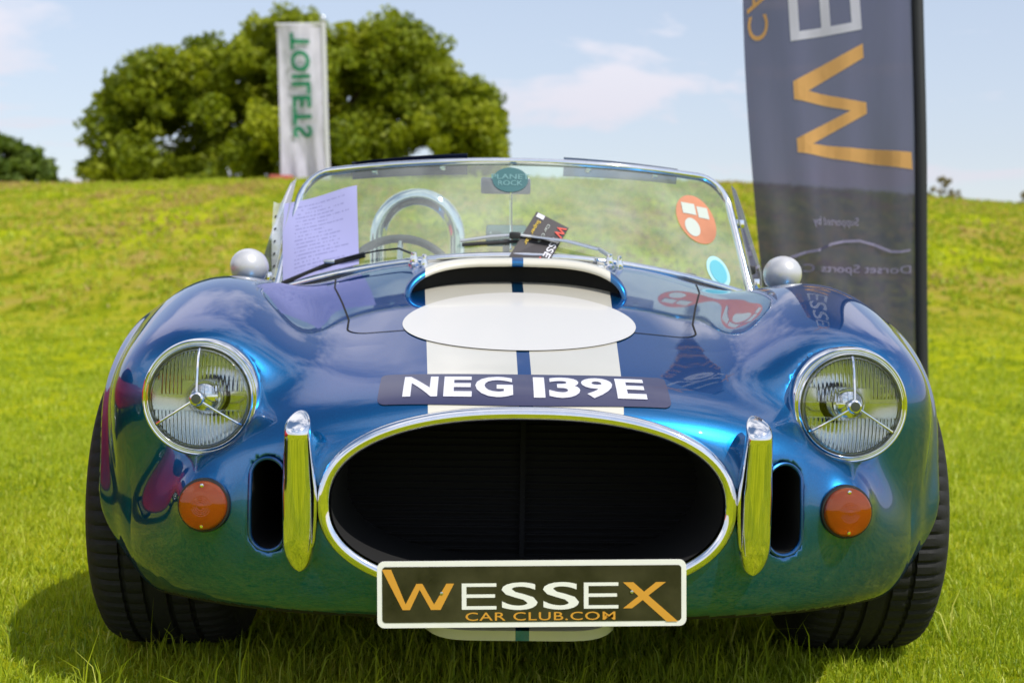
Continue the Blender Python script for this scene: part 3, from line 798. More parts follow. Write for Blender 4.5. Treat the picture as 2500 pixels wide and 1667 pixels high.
# rear-view mirror on its rod
rv = MB().box((-.026, 1.505, 1.112), (.140, .018, .046), Matrix.Rotation(R(-8), 3, 'X'), bev=.006).build('rear_view_mirror', M['visor_blue'] if 'visor_blue' in M else M['black'], car)
MB().tube([(-.012, 1.30, .925), (-.012, 1.40, 1.05), (-.012, 1.44, 1.155)], .0036, 8).build('rod', M['chrome'], rv)
# sun visors: tinted strips hinged on the top rail
M['visor_blue'] = simple('dark blue perspex', (.012, .018, .060), .12, coat=.5)
M['visor_grey'] = glass('grey perspex', (.42, .46, .56), haze=.10)
rv.data.materials.clear(); rv.data.materials.append(M['visor_blue'])
for s, m in ((-1, 'visor_blue'), (1, 'visor_grey')):
    mb = MB(); n = 12; v = []
    for k in range(n+1):
        u = s*(.225+.55*k/n); t = g_top(u)+Vector((0, .028, 0))
        hi = .026 if s < 0 else .019
        for dz, dy in ((hi, -.010), (-.030, .020), (-.030, .024), (hi, -.006)): v.append(t+Vector((0, dy, dz*(1-.18*k/n))))
    f = []
    for k in range(n):
        for j in range(4): f.append((k*4+j, k*4+(j+1) % 4, k*4+4+(j+1) % 4, k*4+4+j))
    f += [(0, 1, 2, 3), (n*4+3, n*4+2, n*4+1, n*4)]
    vis = mb.add(v, f).build('sun_visor', M[m], car); vis['label'] = ('dark blue' if s < 0 else 'clear grey')+' perspex sun visor on the windscreen top rail'
    for u in (s*.34, s*.66):
        MB().box(g_top(u)+Vector((0, .014, -.014)), (.018, .022, .014), bev=.004).build('hinge', M['chrome'], vis)
# side wind deflectors
for s in (-1, 1):
    P = [Vector((s*.615, 1.53, 1.125)), Vector((s*.640, 1.60, 1.118)), Vector((s*.690, 1.75, 1.07)), Vector((s*.738, 1.70, .89)), Vector((s*.700, 1.50, .838)), Vector((s*.655, 1.39, .835))]
    nrm = (P[2]-P[0]).cross(P[4]-P[0]).normalized()*.0025; n = len(P)
    de = MB().add(P+[p+nrm for p in P], [tuple(range(n)), tuple(range(2*n-1, n-1, -1))]+[(i, (i+1) % n, (i+1) % n+n, i+n) for i in range(n)]).build('wind_deflector', M['perspex'], car)
    for v_ in (.22, .62):
        MB().box(G(s*1.0, v_)+Vector((s*.022, .03, 0)), (.026, .034, .024), bev=.004).build('bracket', M['black' if v_ < .5 else 'chrome'], de)
    MB().box((s*.668, 1.42, .845), (.016, .016, .028), bev=.003).build('foot', M['chrome'], de)
# wipers
def spindle(x):
    z = float(top_z([x], [1.165], skin_field)[0]); b = Vector((x, 1.165, z))
    mb = MB().lathe([(.015, -.004), (.015, .006), (.011, .010), (.010, .022), (.0075, .026), (.0075, .034), (.0, .036)], b, (0, -.25, 1), 18)
    mb.lathe([(.010, -.002), (.010, .012), (.006, .018), (.006, .030), (.0, .032)], b+Vector((.026, .006, -.001)), (0, -.25, 1), 14)
    mb.tube([b+Vector((0, 0, .014)), b+Vector((.026, .006, .012))], .005, 8)
    return mb.build('wiper_spindle', M['chrome'], car), b+Vector((0, -.006, .028))
spL, tL = spindle(-.262); spR, tR = spindle(.238)
wl = MB().tube([tL, G(-.47, .085, .022), G(-.56, .098, .020), G(-.70, .092, .018)], [.0050, .0048, .004, .0035], 8, flat=.6).build('wiper', M['black'], car); wl['label'] = 'black wiper holding the paper sheet on the glass'
MB().tube([G(-.62, .105, .010), G(-.76, .085, .009), G(-.965, .012, .010)], .0052, 8, flat=1.5).build('blade', M['black'], wl)
MB().box(G(-.765, .093, .016), (.030, .014, .012), bev=.004).build('clip', M['steel'], wl)
wr = MB().tube([tR, G(.33, .052, .026), G(.20, .105, .026), G(.06, .140, .022)], [.0078, .0080, .0070, .0045], 8, flat=.6).build('wiper', M['ivory_metal'] if 'ivory_metal' in M else M['steel'], car); wr['label'] = 'silver wiper lying across the middle of the screen'
MB().tube([G(-.225, .128, .012), G(-.10, .158, .014), G(0, .172, .015), G(.10, .152, .014), G(.17, .122, .012)], .0062, 8, flat=.7).build('blade_carrier', M['steel'], wr)
MB().tube([G(-.22, .104, .006), G(0, .128, .006), G(.165, .10, .006)], .0048, 8).build('blade', M['black'], wr)
MB().box(G(-.005, .158, .018), (.030, .016, .018), bev=.004).build('clip', M['black'], wr)
# paper sheet in a punched plastic sleeve under the wiper: a thing of its own
def sheet_print():
    m, t, p, o = material('printed sheet in plastic sleeve')
    c = N(t, 'ShaderNodeTexCoord'); uv = N(t, 'ShaderNodeUVMap'); s = N(t, 'ShaderNodeSeparateXYZ'); t.links.new(uv.outputs[0], s.inputs[0])
    rows = mth(t, 'FRACT', mth(t, 'MULTIPLY', s.outputs[1], 21.0)); ln = mth(t, 'LESS_THAN', rows, .42)
    ri = mth(t, 'FLOOR', mth(t, 'MULTIPLY', s.outputs[1], 21.0))
    cb = N(t, 'ShaderNodeCombineXYZ'); t.links.new(mth(t, 'MULTIPLY', s.outputs[0], 45.0), cb.inputs[0]); t.links.new(mth(t, 'MULTIPLY', ri, 7.31), cb.inputs[1])
    n = N(t, 'ShaderNodeTexNoise', i_Scale=1.0, i_Detail=1.0); t.links.new(cb.outputs[0], n.inputs['Vector'])
    wn = N(t, 'ShaderNodeTexWhiteNoise', noise_dimensions='1D'); t.links.new(ri, wn.inputs['W'])
    ink = mth(t, 'MULTIPLY', ln, mth(t, 'GREATER_THAN', n.outputs[0], .46))
    ink = mth(t, 'MULTIPLY', ink, mth(t, 'MULTIPLY', mth(t, 'GREATER_THAN', s.outputs[0], .16), mth(t, 'LESS_THAN', s.outputs[0], mth(t, 'ADD', mth(t, 'MULTIPLY', wn.outputs[0], .4), .5))))
    ink = mth(t, 'MULTIPLY', ink, mth(t, 'MULTIPLY', mth(t, 'GREATER_THAN', s.outputs[1], .10), mth(t, 'LESS_THAN', s.outputs[1], .93)))
    t.links.new(mixc(t, mth(t, 'MULTIPLY', ink, .55), (.40, .40, .70), (.20, .20, .42)), p.inputs['Base Color'])
    p.inputs['Roughness'].default_value = .45; p.inputs['Coat Weight'].default_value = .8; p.inputs['Coat Roughness'].default_value = .08
    n2 = N(t, 'ShaderNodeTexNoise', i_Scale=9.0, i_Detail=3.0); t.links.new(c.outputs['Object'], n2.inputs['Vector'])
    b = N(t, 'ShaderNodeBump', i_Strength=.5, i_Distance=.01); t.links.new(n2.outputs[0], b.inputs['Height']); t.links.new(b.outputs[0], p.inputs['Coat Normal'])
    return m
M['sheet'] = sheet_print()
def uv_patch(name, corners, nu, nv, off, wob, mat, parent):
    TL, TR, BR, BL = corners; v = []; f = []; uvs = []
    for i in range(nu+1):
        for j in range(nv+1):
            a, b = i/nu, j/nv
            u = (BL[0]*(1-a)+BR[0]*a)*(1-b)+(TL[0]*(1-a)+TR[0]*a)*b; w = (BL[1]*(1-a)+BR[1]*a)*(1-b)+(TL[1]*(1-a)+TR[1]*a)*b
            v.append(G(u, w, off+wob*(math.sin(a*5+b*3)*.5+.5)*(.3+b))); uvs.append((a, b))
    for i in range(nu):
        for j in range(nv): f.append((i*(nv+1)+j, (i+1)*(nv+1)+j, (i+1)*(nv+1)+j+1, i*(nv+1)+j+1))
    me = pyd(name, v, f); l = me.uv_layers.new(name='UVMap')
    for lp in me.loops: l.data[lp.index].uv = uvs[lp.vertex_index]
    return link(name, me, mat, parent)
paper = uv_patch('paper_sheet', ((-1.055, .735), (-.712, .785), (-.640, .030), (-.965, .005)), 16, 20, .006, .010, M['sheet'], None)
tag(paper, 'printed white paper sheet in a plastic sleeve tucked under the left wiper', 'paper')
M['sleeve'] = glass('plastic sleeve', (.80, .82, .92), haze=.6)
edge = uv_patch('sleeve_edge', ((-1.115, .775), (-1.058, .74), (-.967, .006), (-1.015, .01)), 3, 20, .0055, .010, M['sleeve'], paper)
for k in range(6):
    b = .08+.16*k; u = -1.015*(1-b)+-1.105*b+.012; link('punch_hole', disc_uv((u, .02+.70*b), .006, .011, .0135, 10), M['black'], paper)
# dark leaflet tucked under the right wiper
M['card'] = simple('dark leaflet', (.035, .030, .034), .4); M['card_red'] = simple('red print', (.60, .06, .035), .4); M['card_yellow'] = simple('yellow print', (.55, .38, .03), .4)
cT, cR, cB, cL = Vector((.087, .433)), Vector((.219, .277)), Vector((.138, -.02)), Vector((.005, .10))
def on_card(off):
    o_, a_, b_ = cL, cT-cL, cB-cL   # u along the left-top edge, v towards the lower right
    return lambda P: [G(*(o_+a_*p[0]+(cR-cT)*p[1]), off) for p in P]
card = map_bm(poly_bm([[(-.42, 0), (1, 0), (1, 1), (-.42, 1)]]), on_card(.011), 'leaflet', M['card'], None, False)
tag(card, 'dark leaflet with red and white letters tucked under the middle wiper', 'leaflet')
def card_txt(t, x0, x1, y0, y1, m, b=.01, rot=True):
    bm = fit(text_verts(t, 1, b), 0, 1, 0, 1)
    for v in bm.verts: x, y = v.co.x, v.co.y; v.co.x = x1-(x1-x0)*x; v.co.y = y0+(y1-y0)*y
    map_text(bm, on_card(.0122), 'print', M[m], card, False)
card_txt('W', .62, .95, .72, .97, 'card_red', .02); card_txt('ESSE', -.02, .56, .76, .95, 'lettering', .02); card_txt('X', -.32, -.06, .72, .97, 'card_red', .02)
card_txt('Super Car', .05, .80, .12, .26, 'card_yellow', .015); card_txt('Car Club', .25, .82, .45, .53, 'st_white', .004)
map_bm(poly_bm([[(.86, .06), (.98, .06), (.98, .28), (.86, .28)]]), on_card(.0122), 'print', M['lettering'], card, False)

# ------------------------------------------------------------------ mirrors, cockpit
for s in (-1, 1):
    c_ = Vector((s*.672, 1.10, .862)); 
    mi_ = MB().lathe([(.0, -.050), (.014, -.048), (.027, -.041), (.038, -.029), (.0445, -.013), (.046, .004), (.0455, .030), (.0435, .034), (.0, .034)], c_, (0, 1, 0), 40).build('wing_mirror', M['mirror_grey'], car, auto=50)
    MB().tube([c_+Vector((0, .01, -.03)), c_+Vector((0, .012, -.075))], [.012, .016], 12).build('stalk', M['chrome'], mi_)
    MB().lathe([(.0, .0345), (.042, .0345), (.042, .0355), (.0, .0355)], c_, (0, 1, 0), 32).build('mirror_glass', M['chrome'], mi_)
hoop = [(-.437, 2.2, .45), (-.437, 2.2, 1.0)]+[(-.307+.130*math.cos(R(a)), 2.2, 1.0+.138*math.sin(R(a))) for a in range(170, 9, -10)]+[(-.177, 2.2, 1.0), (-.177, 2.2, .45)]
MB().tube(hoop, .0275, 16).build('roll_bar', M['chrome'], car)
sw_c = Vector((-.33, 1.62, .815)); sw_n = Vector((0, -.92, .38)).normalized(); q_ = Vector((1, 0, 0)); w_ = sw_n.cross(q_)
sw = MB().tube([sw_c+(q_*math.cos(2*math.pi*k/40)+w_*math.sin(2*math.pi*k/40))*.168 for k in range(40)], .0125, 10, closed=True).build('steering_wheel', M['leather'], car)
for a in (90, 210, 330): MB().tube([sw_c, sw_c+(q_*math.cos(R(a))+w_*math.sin(R(a)))*.165], .008, 6).build('spoke', M['steel'], sw)
MB().box((0, 1.52, .815), (1.04, .05, .12), bev=.015).build('dashboard', M['leather'], car)
for x in (-.31, .31):
    st_ = MB().box((x, 1.95, .37), (.42, .50, .14), bev=.05).build('seat', M['leather'], car); MB().box((x, 2.28, .60), (.42, .12, .46), Matrix.Rotation(R(-14), 3, 'X'), bev=.05).build('backrest', M['leather'], st_)
M['teal_glass'] = simple('teal glass', (.10, .20, .20), .15, coat=.6)
dp = MB().box((-.021, 1.60, .978), (.118, .012, .062), bev=.008).build('glass_plate', M['teal_glass'], car)
MB().box((-.021, 1.60, .92), (.02, .012, .10)).build('mount', M['black'], dp)
for dx in (-.045, .045): MB().lathe([(.004, 0), (.004, .004), (0, .006)], (-.021+dx, 1.594, .985), (0, -1, 0), 10).build('rivet', M['chrome'], dp)

# ------------------------------------------------------------------ ground
CX = np.array([-150, -60, -30, -16.9, -12.4, -7.3, .75, 9.4, 15.1, 18.6, 30, 60, 150]); CZ = np.array([3.5, 4.4, 4.9, 5.08, 5.19, 5.39, 5.54, 5.46, 5.09, 4.9, 4.3, 3.2, 2.5])
def hash_noise(x, y, seed):
    rs = np.random.RandomState(seed); out = np.zeros_like(x)
    for k in range(7):
        a = rs.rand()*6.28; fr = (1.6**k); ph = rs.rand(2)*6.28
        out += np.sin((x*np.cos(a)+y*np.sin(a))*fr+ph[0])*np.cos((y*np.cos(a)-x*np.sin(a))*fr*.7+ph[1])/(1.35**k)
    return out
def ground_z(x, y):
    x = np.asarray(x, float); y = np.asarray(y, float)
    zc = np.interp(x*45/np.clip(y, 20, 45), CX, CZ); z18 = .59+.012*np.clip(x, -20, 20)
    t = np.clip((y-5)/13, 0, 1); a = z18*t*t*(1.6-.6*t)
    s = np.clip((y-18)/27, 0, 1); b = a+(zc-z18)*(s*(1-.0)+.10*np.sin(np.pi*s)*s)
    d = np.clip(y-45, 0, 400); z = b-d*.045-.35*(1-np.exp(-d/6))
    w = np.clip((y-6)/12, 0, 1)
    z = z+hash_noise(x*.35, y*.5, 3)*.022*w+hash_noise(x*.9, y*1.6, 4)*.012*w*(y < 46)
    return z
gx = np.concatenate([np.linspace(-400, -40, 25)[:-1], np.linspace(-40, -12, 60)[:-1], np.linspace(-12, 12, 110)[:-1], np.linspace(12, 40, 60)[:-1], np.linspace(40, 400, 25)])
gy = np.concatenate([np.linspace(-300, -10, 20)[:-1], np.linspace(-10, 6, 40)[:-1], np.linspace(6, 48, 170)[:-1], np.linspace(48, 100, 30)[:-1], np.linspace(100, 500, 14)])
GX, GY = np.meshgrid(gx, gy, indexing='ij'); GZ = ground_z(GX, GY); ny_ = len(gy)
ii, jj = np.meshgrid(np.arange(len(gx)-1), np.arange(ny_-1), indexing='ij'); ii = ii.ravel(); jj = jj.ravel()
Fg = np.stack([ii*ny_+jj, (ii+1)*ny_+jj, (ii+1)*ny_+jj+1, ii*ny_+jj+1], 1)
def turf():
    m, t, p, o = material('turf'); c = N(t, 'ShaderNodeTexCoord')
    mp = N(t, 'ShaderNodeMapping'); mp.inputs['Scale'].default_value = (.85, .45, .5); t.links.new(c.outputs['Object'], mp.inputs[0])
    n1 = N(t, 'ShaderNodeTexNoise', i_Scale=1.8, i_Detail=10.0, i_Roughness=.66); t.links.new(mp.outputs[0], n1.inputs['Vector'])
    n2 = N(t, 'ShaderNodeTexNoise', i_Scale=.55, i_Detail=5.0); t.links.new(mp.outputs[0], n2.inputs['Vector'])
    n3 = N(t, 'ShaderNodeTexNoise', i_Scale=38.0, i_Detail=5.0, i_Roughness=.7); t.links.new(c.outputs['Object'], n3.inputs['Vector'])
    s = N(t, 'ShaderNodeSeparateXYZ'); t.links.new(c.outputs['Object'], s.inputs[0])
    hill = mth(t, 'DIVIDE', mth(t, 'SUBTRACT', s.outputs[1], 13.0), 9.0, clamp=True)
    g = ramp(t, n1.outputs[0], [(.34, (.17, .22, .008)), (.50, (.31, .35, .010)), (.66, (.42, .43, .020))])
    dry = ramp(t, n1.outputs[0], [(.38, (.12, .15, .008)), (.48, (.29, .255, .025)), (.60, (.32, .225, .07))])
    k = mth(t, 'MULTIPLY', mth(t, 'MULTIPLY', hill, ramp(t, n2.outputs[0], [(.38, 0.0), (.54, 1.0)])), .85)
    colr = mixc(t, k, g, dry)
    colr = mixc(t, .5, colr, mixc(t, 1.0, colr, ramp(t, n3.outputs[0], [(.3, .45), (.7, 1.4)]), 'MULTIPLY'))
    t.links.new(colr, p.inputs['Base Color']); p.inputs['Roughness'].default_value = .9; p.inputs['Specular IOR Level'].default_value = .0
    b = N(t, 'ShaderNodeBump', i_Strength=.8, i_Distance=.10); t.links.new(mth(t, 'ADD', n1.outputs[0], mth(t, 'MULTIPLY', n3.outputs[0], .25)), b.inputs['Height']); t.links.new(b.outputs[0], p.inputs['Normal'])
    return m
M['turf'] = turf()
ground = link('ground', npmesh('ground', np.stack([GX.ravel(), GY.ravel(), GZ.ravel()], 1), Fg), M['turf']); tag(ground, kind='structure')

# ------------------------------------------------------------------ grass blades
def blade_mat():
    m, t, p, o = material('grass blades')
    a = N(t, 'ShaderNodeAttribute', attribute_name='tint')
    c = ramp(t, a.outputs['Fac'], [(.0, (.17, .26, .012)), (.40, (.37, .46, .018)), (.80, (.52, .57, .035)), (.93, (.60, .60, .12)), (1.0, (.52, .36, .15))])
    t.links.new(c, p.inputs['Base Color']); p.inputs['Roughness'].default_value = .48; p.inputs['Specular IOR Level'].default_value = .35
    tr = N(t, 'ShaderNodeBsdfTranslucent'); t.links.new(mixc(t, 1.0, c, (1.0, 1.05, .6), 'MULTIPLY'), tr.inputs[0])
    mx = N(t, 'ShaderNodeMixShader', i_Fac=.42); t.links.new(p.outputs[0], mx.inputs[1]); t.links.new(tr.outputs[0], mx.inputs[2]); t.links.new(mx.outputs[0], o.inputs[0])
    return m
M['blade'] = blade_mat()
def grass(zones, sides, seed=11):
    rs = np.random.RandomState(seed); Vs = []; Fs = []; Ts = []; base = 0
    for zi, (y0, y1, dens, hh, ww) in enumerate(zones+sides):
        side = zi >= len(zones); xm = 4.6 if side else .40*(y1+2.33)+.35; n = int((y1-y0)*2*xm*dens)
        # tufted: cluster centres plus scatter
        nc = n//9; cx = rs.uniform(-xm, xm, nc); cy = rs.uniform(y0, y1, nc); k = rs.randint(0, nc, n)
        x = cx[k]+rs.normal(0, .022, n); y = cy[k]+rs.normal(0, .022, n)
        keep = (np.abs(x+.05) < .39*(y+2.33)+.3)
        if side: keep = ~keep | (y < .05)
        x, y, k = x[keep], y[keep], k[keep]; n = len(x)
        patch = hash_noise(x*1.6, y*1.6, 8)*.16
        h = hh*np.clip(rs.gamma(5, .2, n), .3, 2.2)*(1+patch)*(.75+.5*rs.rand(nc)[k]); w = ww*rs.uniform(.6, 1.3, n)
        az = rs.uniform(0, 6.283, n); lean = np.abs(rs.normal(.55, .38, n)); fa = rs.uniform(0, 6.283, n)
        # tyres press the grass flat
        dx, dy = np.cos(az), np.sin(az); z0 = ground_z(x, y)-.004
        px, py = np.cos(fa)*w/2, np.sin(fa)*w/2
        B = np.stack([x, y, z0], 1); Mid = B+np.stack([dx*lean*h*.30, dy*lean*h*.30, h*.58], 1); Tp = B+np.stack([dx*lean*h*.95, dy*lean*h*.95, h*np.clip(1.0-.30*lean, .35, 1)], 1)
        P = np.stack([px, py, np.zeros(n)], 1)
        V = np.stack([B-P, B+P, Mid-P*.8, Mid+P*.8, Tp], 1).reshape(-1, 3); i = base+np.arange(n)*5
        F = np.stack([np.stack([i, i+1, i+3], 1), np.stack([i, i+3, i+2], 1), np.stack([i+2, i+3, i+4], 1)], 1).reshape(-1, 3)
        far = np.clip((y-17)/6, 0, 1); dryp = hash_noise(x*.55, y*.22, 31)+.6*hash_noise(x*1.7, y*.6, 32)+.35*hash_noise(x*4.5, y*1.5, 33)
        tint = np.clip(rs.normal(.46, .19, n)+patch*.8+.18*(rs.rand(nc)[k]-.5), 0, .93); tint[rs.rand(n) < .04] = 1.0
        tint = np.clip(tint-far*(.10*hash_noise(x*.8, y*.3, 35)-.06), 0, .9); dry_ = rs.rand(n) < far*np.clip((dryp-.05)*.6, 0, .75); tint[dry_] = 1.0
        Vs.append(V); Fs.append(F); Ts.append(np.repeat(tint, 5)); base += 5*n
    me = npmesh('grass', np.concatenate(Vs), np.concatenate(Fs), smooth=True)
    at = me.attributes.new('tint', 'FLOAT', 'POINT'); at.data.foreach_set('value', np.concatenate(Ts).astype(np.float32))
    print('grass tris', len(me.polygons)); return link('grass', me, M['blade'])
gr = grass([(.05, 1.3, 19000, .025, .0032), (1.3, 3.2, 11000, .024, .0038), (3.2, 6.5, 4600, .030, .0054), (6.5, 12, 1300, .034, .009), (12, 19, 330, .045, .015), (19, 46, 145, .07, .035), (.10, 1.2, 700, .075, .0036)], [(-1.5, .05, 3600, .028, .006), (.05, 6.0, 1700, .030, .008)])
tag(gr, 'short lit green lawn grass under and around the car', 'grass', kind='stuff')

# ------------------------------------------------------------------ trees
def leaf_mat(name, lo, mid, hi):
    m, t, p, o = material(name); a = N(t, 'ShaderNodeAttribute', attribute_name='tint')
    c = ramp(t, a.outputs['Fac'], [(0, lo), (.5, mid), (1, hi)]); t.links.new(c, p.inputs['Base Color']); p.inputs['Roughness'].default_value = .55; p.inputs['Specular IOR Level'].default_value = .3
    tr = N(t, 'ShaderNodeBsdfTranslucent'); t.links.new(mixc(t, 1.0, c, (1.1, 1.1, .5), 'MULTIPLY'), tr.inputs[0])
    mx = N(t, 'ShaderNodeMixShader', i_Fac=.42); t.links.new(p.outputs[0], mx.inputs[1]); t.links.new(tr.outputs[0], mx.inputs[2]); t.links.new(mx.outputs[0], o.inputs[0]); return m
M['oak'] = leaf_mat('oak leaves', (.12, .17, .007), (.25, .30, .012), (.40, .43, .022))
M['far_leaf'] = leaf_mat('dark leaves', (.07, .12, .016), (.12, .18, .020), (.18, .24, .03))
M['bare'] = leaf_mat('dry leaves', (.24, .22, .16), (.34, .30, .20), (.42, .36, .25))
M['bark'] = simple('bark', (.075, .055, .038), .9, noise=.4, nscale=8, bump=.6)
def tree(name, label, profile, base_z, y, depth, nblob, leaves, size, mat, seed, thin=None, group=None, cover=1.0):
    rs = np.random.RandomState(seed); px = np.array([p[0] for p in profile]); pz = np.array([p[1] for p in profile]); x0, x1 = px.min(), px.max(); xc = (x0+x1)/2
    root = empty(name, (xc, y, base_z)); tag(root, label, 'tree' if 'tree' in name else 'bush', group)
    blobs = []; tries = 0
    while len(blobs) < nblob and tries < 20000:
        tries += 1
        x = rs.uniform(x0, x1); top = np.interp(x, px, pz); z = base_z+.3+(top-base_z-.3)*rs.rand()**.6
        e = (x-xc)/((x1-x0)/2); dmax = depth*math.sqrt(max(.04, 1-e*e*.9))*math.sqrt(max(.05, 1-((z-base_z)/(pz.max()-base_z+.01))**2*.8)); yy = y+rs.uniform(-dmax, dmax)
        r = (x1-x0)*.05*rs.uniform(.5, 1.3); r = min(r, max(.25, (top-base_z)*.45))
        if z+r*.85 > top or x-r*1.1 < x0 or x+r*1.1 > x1:
            x = min(max(x, x0+r*1.1), x1-r*1.1); z = min(z, np.interp(x, px, pz)-r*.85)
            if z < base_z: continue
        if thin is not None and rs.rand() < thin(x, z): continue
        blobs.append((x, yy, z, r))
    V = []; T = []
    for (x, yy, z, r) in blobs:
        n = int(leaves*(r/((x1-x0)*.05))**1.6); d = rs.normal(size=(n, 3)); d /= np.linalg.norm(d, axis=1, keepdims=True)
        rad = r*(1-.55*rs.rand(n)**2)*(1+.22*np.sin(d[:, 0]*5+x)+.15*np.sin(d[:, 2]*7+z)); c = np.array([x, yy, z])+d*rad[:, None]*np.array([1, 1, .78])
        nn = d*.7+rs.normal(size=(n, 3))*.6; nn /= np.linalg.norm(nn, axis=1, keepdims=True)
        a = np.cross(nn, rs.normal(size=(n, 3))); a /= np.linalg.norm(a, axis=1, keepdims=True); b = np.cross(nn, a); s = size*rs.uniform(.5, 1.25, n)[:, None]
        V.append(np.stack([c-a*s, c-b*s*.55, c+a*s, c+b*s*.55], 1).reshape(-1, 3)); T.append(np.repeat(np.clip(rs.normal(.5, .17, n)+rs.normal(0, .18), 0, 1), 4))
    V = np.concatenate(V); n = len(V)//4; F = np.arange(n*4).reshape(-1, 4)
    me = npmesh('crown', V, F, smooth=False); at = me.attributes.new('tint', 'FLOAT', 'POINT'); at.data.foreach_set('value', np.concatenate(T).astype(np.float32))
    link('crown', me, M[mat], root)
    H = pz.max()-base_z; tb = MB(); tb.tube([(xc, y, base_z-.6), (xc+.05*H, y, base_z+.18*H), (xc, y, base_z+.42*H), (xc-.03*H, y, base_z+.66*H)], [H*.062, H*.05, H*.036, H*.014], 10)
    tr = tb.build('trunk', M['bark'], root)
    for k in range(14):
        bx, by, bz, br = blobs[rs.randint(len(blobs))]; z0 = base_z+H*rs.uniform(.12, .42); st = Vector((xc, y, z0)); en = Vector((bx, by, bz)); md = st.lerp(en, .5)+Vector((0, 0, H*.05))
        MB().tube([st, md, en], [H*.022, H*.013, H*.004], 6).build('limb', M['bark'], tr)
    return root
OAK = [(-18.72, 6.9), (-18.51, 7.82), (-18.14, 9.77), (-16.83, 11.4), (-15.91, 11.95), (-13.96, 12.88), (-11.91, 13.81), (-10.89, 13.73), (-9.86, 14.48), (-8.63, 14.41), (-7.41, 13.92), (-6.27, 13.71), (-5.55, 14.22), (-4.53, 14.44), (-3.41, 14.15), (-2.49, 12.98), (-1.26, 12.05), (-.24, 11.13), (.58, 9.76), (.95, 8.36), (1.03, 7.02)]
tree('oak_tree', 'broad round-crowned green tree behind the hill crest and the white banner', OAK, 4.5, 62, 6.5, 460, 480, .165, 'oak', 21, thin=lambda x, z: .58 if (x < -11 and z < 10.0) else (.15 if x < -9 else .05))
tree('round_tree', 'small dark rounded tree at the far left of the hill crest', [(-36, 7.0), (-33, 10.6), (-30.5, 11.4), (-28.5, 11.1), (-27.2, 10.3), (-25.9, 9.2), (-25.0, 8.0)], 5.0, 80, 3.0, 210, 130, .26, 'far_leaf', 22, thin=lambda x, z: .1)
tree('bare_bush', 'small brownish bush on the crest right of the dark banner', [(24.6, 7.6), (25.2, 8.8), (25.9, 9.0), (26.5, 8.4), (27.0, 7.7)], 6.2, 75, 1.0, 34, 90, .15, 'bare', 23)
tree('grey_bush', 'grey-brown bush on the crest at the right edge', [(29.6, 7.4), (30.0, 8.2), (31.2, 9.0), (33.0, 9.0), (34.2, 7.6)], 6.0, 75, 1.5, 40, 120, .18, 'bare', 24)

# ------------------------------------------------------------------ banners
def cloth_mat(name, c, transp, transl=.45):
    m, t, p, o = material(name); p.inputs['Base Color'].default_value = (*c, 1); p.inputs['Roughness'].default_value = .75
    tc_ = N(t, 'ShaderNodeTexCoord'); n = N(t, 'ShaderNodeTexNoise', i_Scale=2.5, i_Detail=4.0); mp = N(t, 'ShaderNodeMapping'); mp.inputs['Scale'].default_value = (3.0, 3.0, .5)
    t.links.new(tc_.outputs['Object'], mp.inputs[0]); t.links.new(mp.outputs[0], n.inputs['Vector'])
    cc = ramp(t, n.outputs[0], [(.3, tuple(x*.82 for x in c)), (.7, tuple(min(1, x*1.15) for x in c))]); t.links.new(cc, p.inputs['Base Color'])
    tl = N(t, 'ShaderNodeBsdfTranslucent'); t.links.new(cc, tl.inputs[0]); m1 = N(t, 'ShaderNodeMixShader', i_Fac=transl); t.links.new(p.outputs[0], m1.inputs[1]); t.links.new(tl.outputs[0], m1.inputs[2])
    tp = N(t, 'ShaderNodeBsdfTransparent'); m2 = N(t, 'ShaderNodeMixShader', i_Fac=transp); t.links.new(m1.outputs[0], m2.inputs[1]); t.links.new(tp.outputs[0], m2.inputs[2]); t.links.new(m2.outputs[0], o.inputs[0]); return m
M['cloth_grey'] = cloth_mat('dark grey banner cloth', (.060, .056, .135), .12)
M['cloth_white'] = cloth_mat('white banner cloth', (.70, .68, .82), .02)
M['ban_orange'] = cloth_mat('orange banner print', (.85, .47, .16), .02); M['ban_white'] = cloth_mat('white banner print', (.72, .72, .86), .03); M['ban_green'] = cloth_mat('green banner print', (.015, .26, .12), 0); M['ban_lilac'] = cloth_mat('lilac banner print', (.38, .35, .55), .03)
M['pole'] = simple('black pole sleeve', (.012, .013, .016), .6); M['pole_grey'] = simple('grey pole', (.55, .55, .58), .4); M['red_base'] = simple('red plastic', (.42, .09, .06), .6)
# club banner behind the car, seen from its back
def ban(a, z, off=0):
    """a: 0 at the free edge, 1 at the pole"""
    xl = 1.135-.082*(z-.9)-.020*math.sin((z-.9)*2.1); xr = 1.812-.032*(z-.7); x = xl+(xr-xl)*a
    f = 1-a; y = 3.60+.035*math.sin(a*9+z*1.3)*(f*.8+.15)+.018*math.sin(a*23+z*2.2)*(.25+f)*max(.15, min(1, (2.2-z)))+.012*math.sin(z*4+a*5)
    return Vector((x, y+off, z))
cb = empty('club_banner', (1.84, 3.6, 0)); tag(cb, 'tall dark grey club banner with orange and white lettering behind the car', 'banner')
na, nz_ = 44, 60; cv = []; cf = []
for i in range(na+1):
    for j in range(nz_+1):
        a = i/na; ztop = 3.55-.75*(1-a)**1.6; z = .50+(ztop-.50)*j/nz_; cv.append(ban(a, z))
for i in range(na):
    for j in range(nz_): cf.append((i*(nz_+1)+j, (i+1)*(nz_+1)+j, (i+1)*(nz_+1)+j+1, i*(nz_+1)+j+1))
cloth = link('cloth', pyd('cloth', cv, cf), M['cloth_grey'], cb)
MB().tube([ban(1, z)+Vector((.018, 0, 0)) for z in np.linspace(.42, 3.6, 20)], .026, 12).build('pole_sleeve', M['pole'], cb)
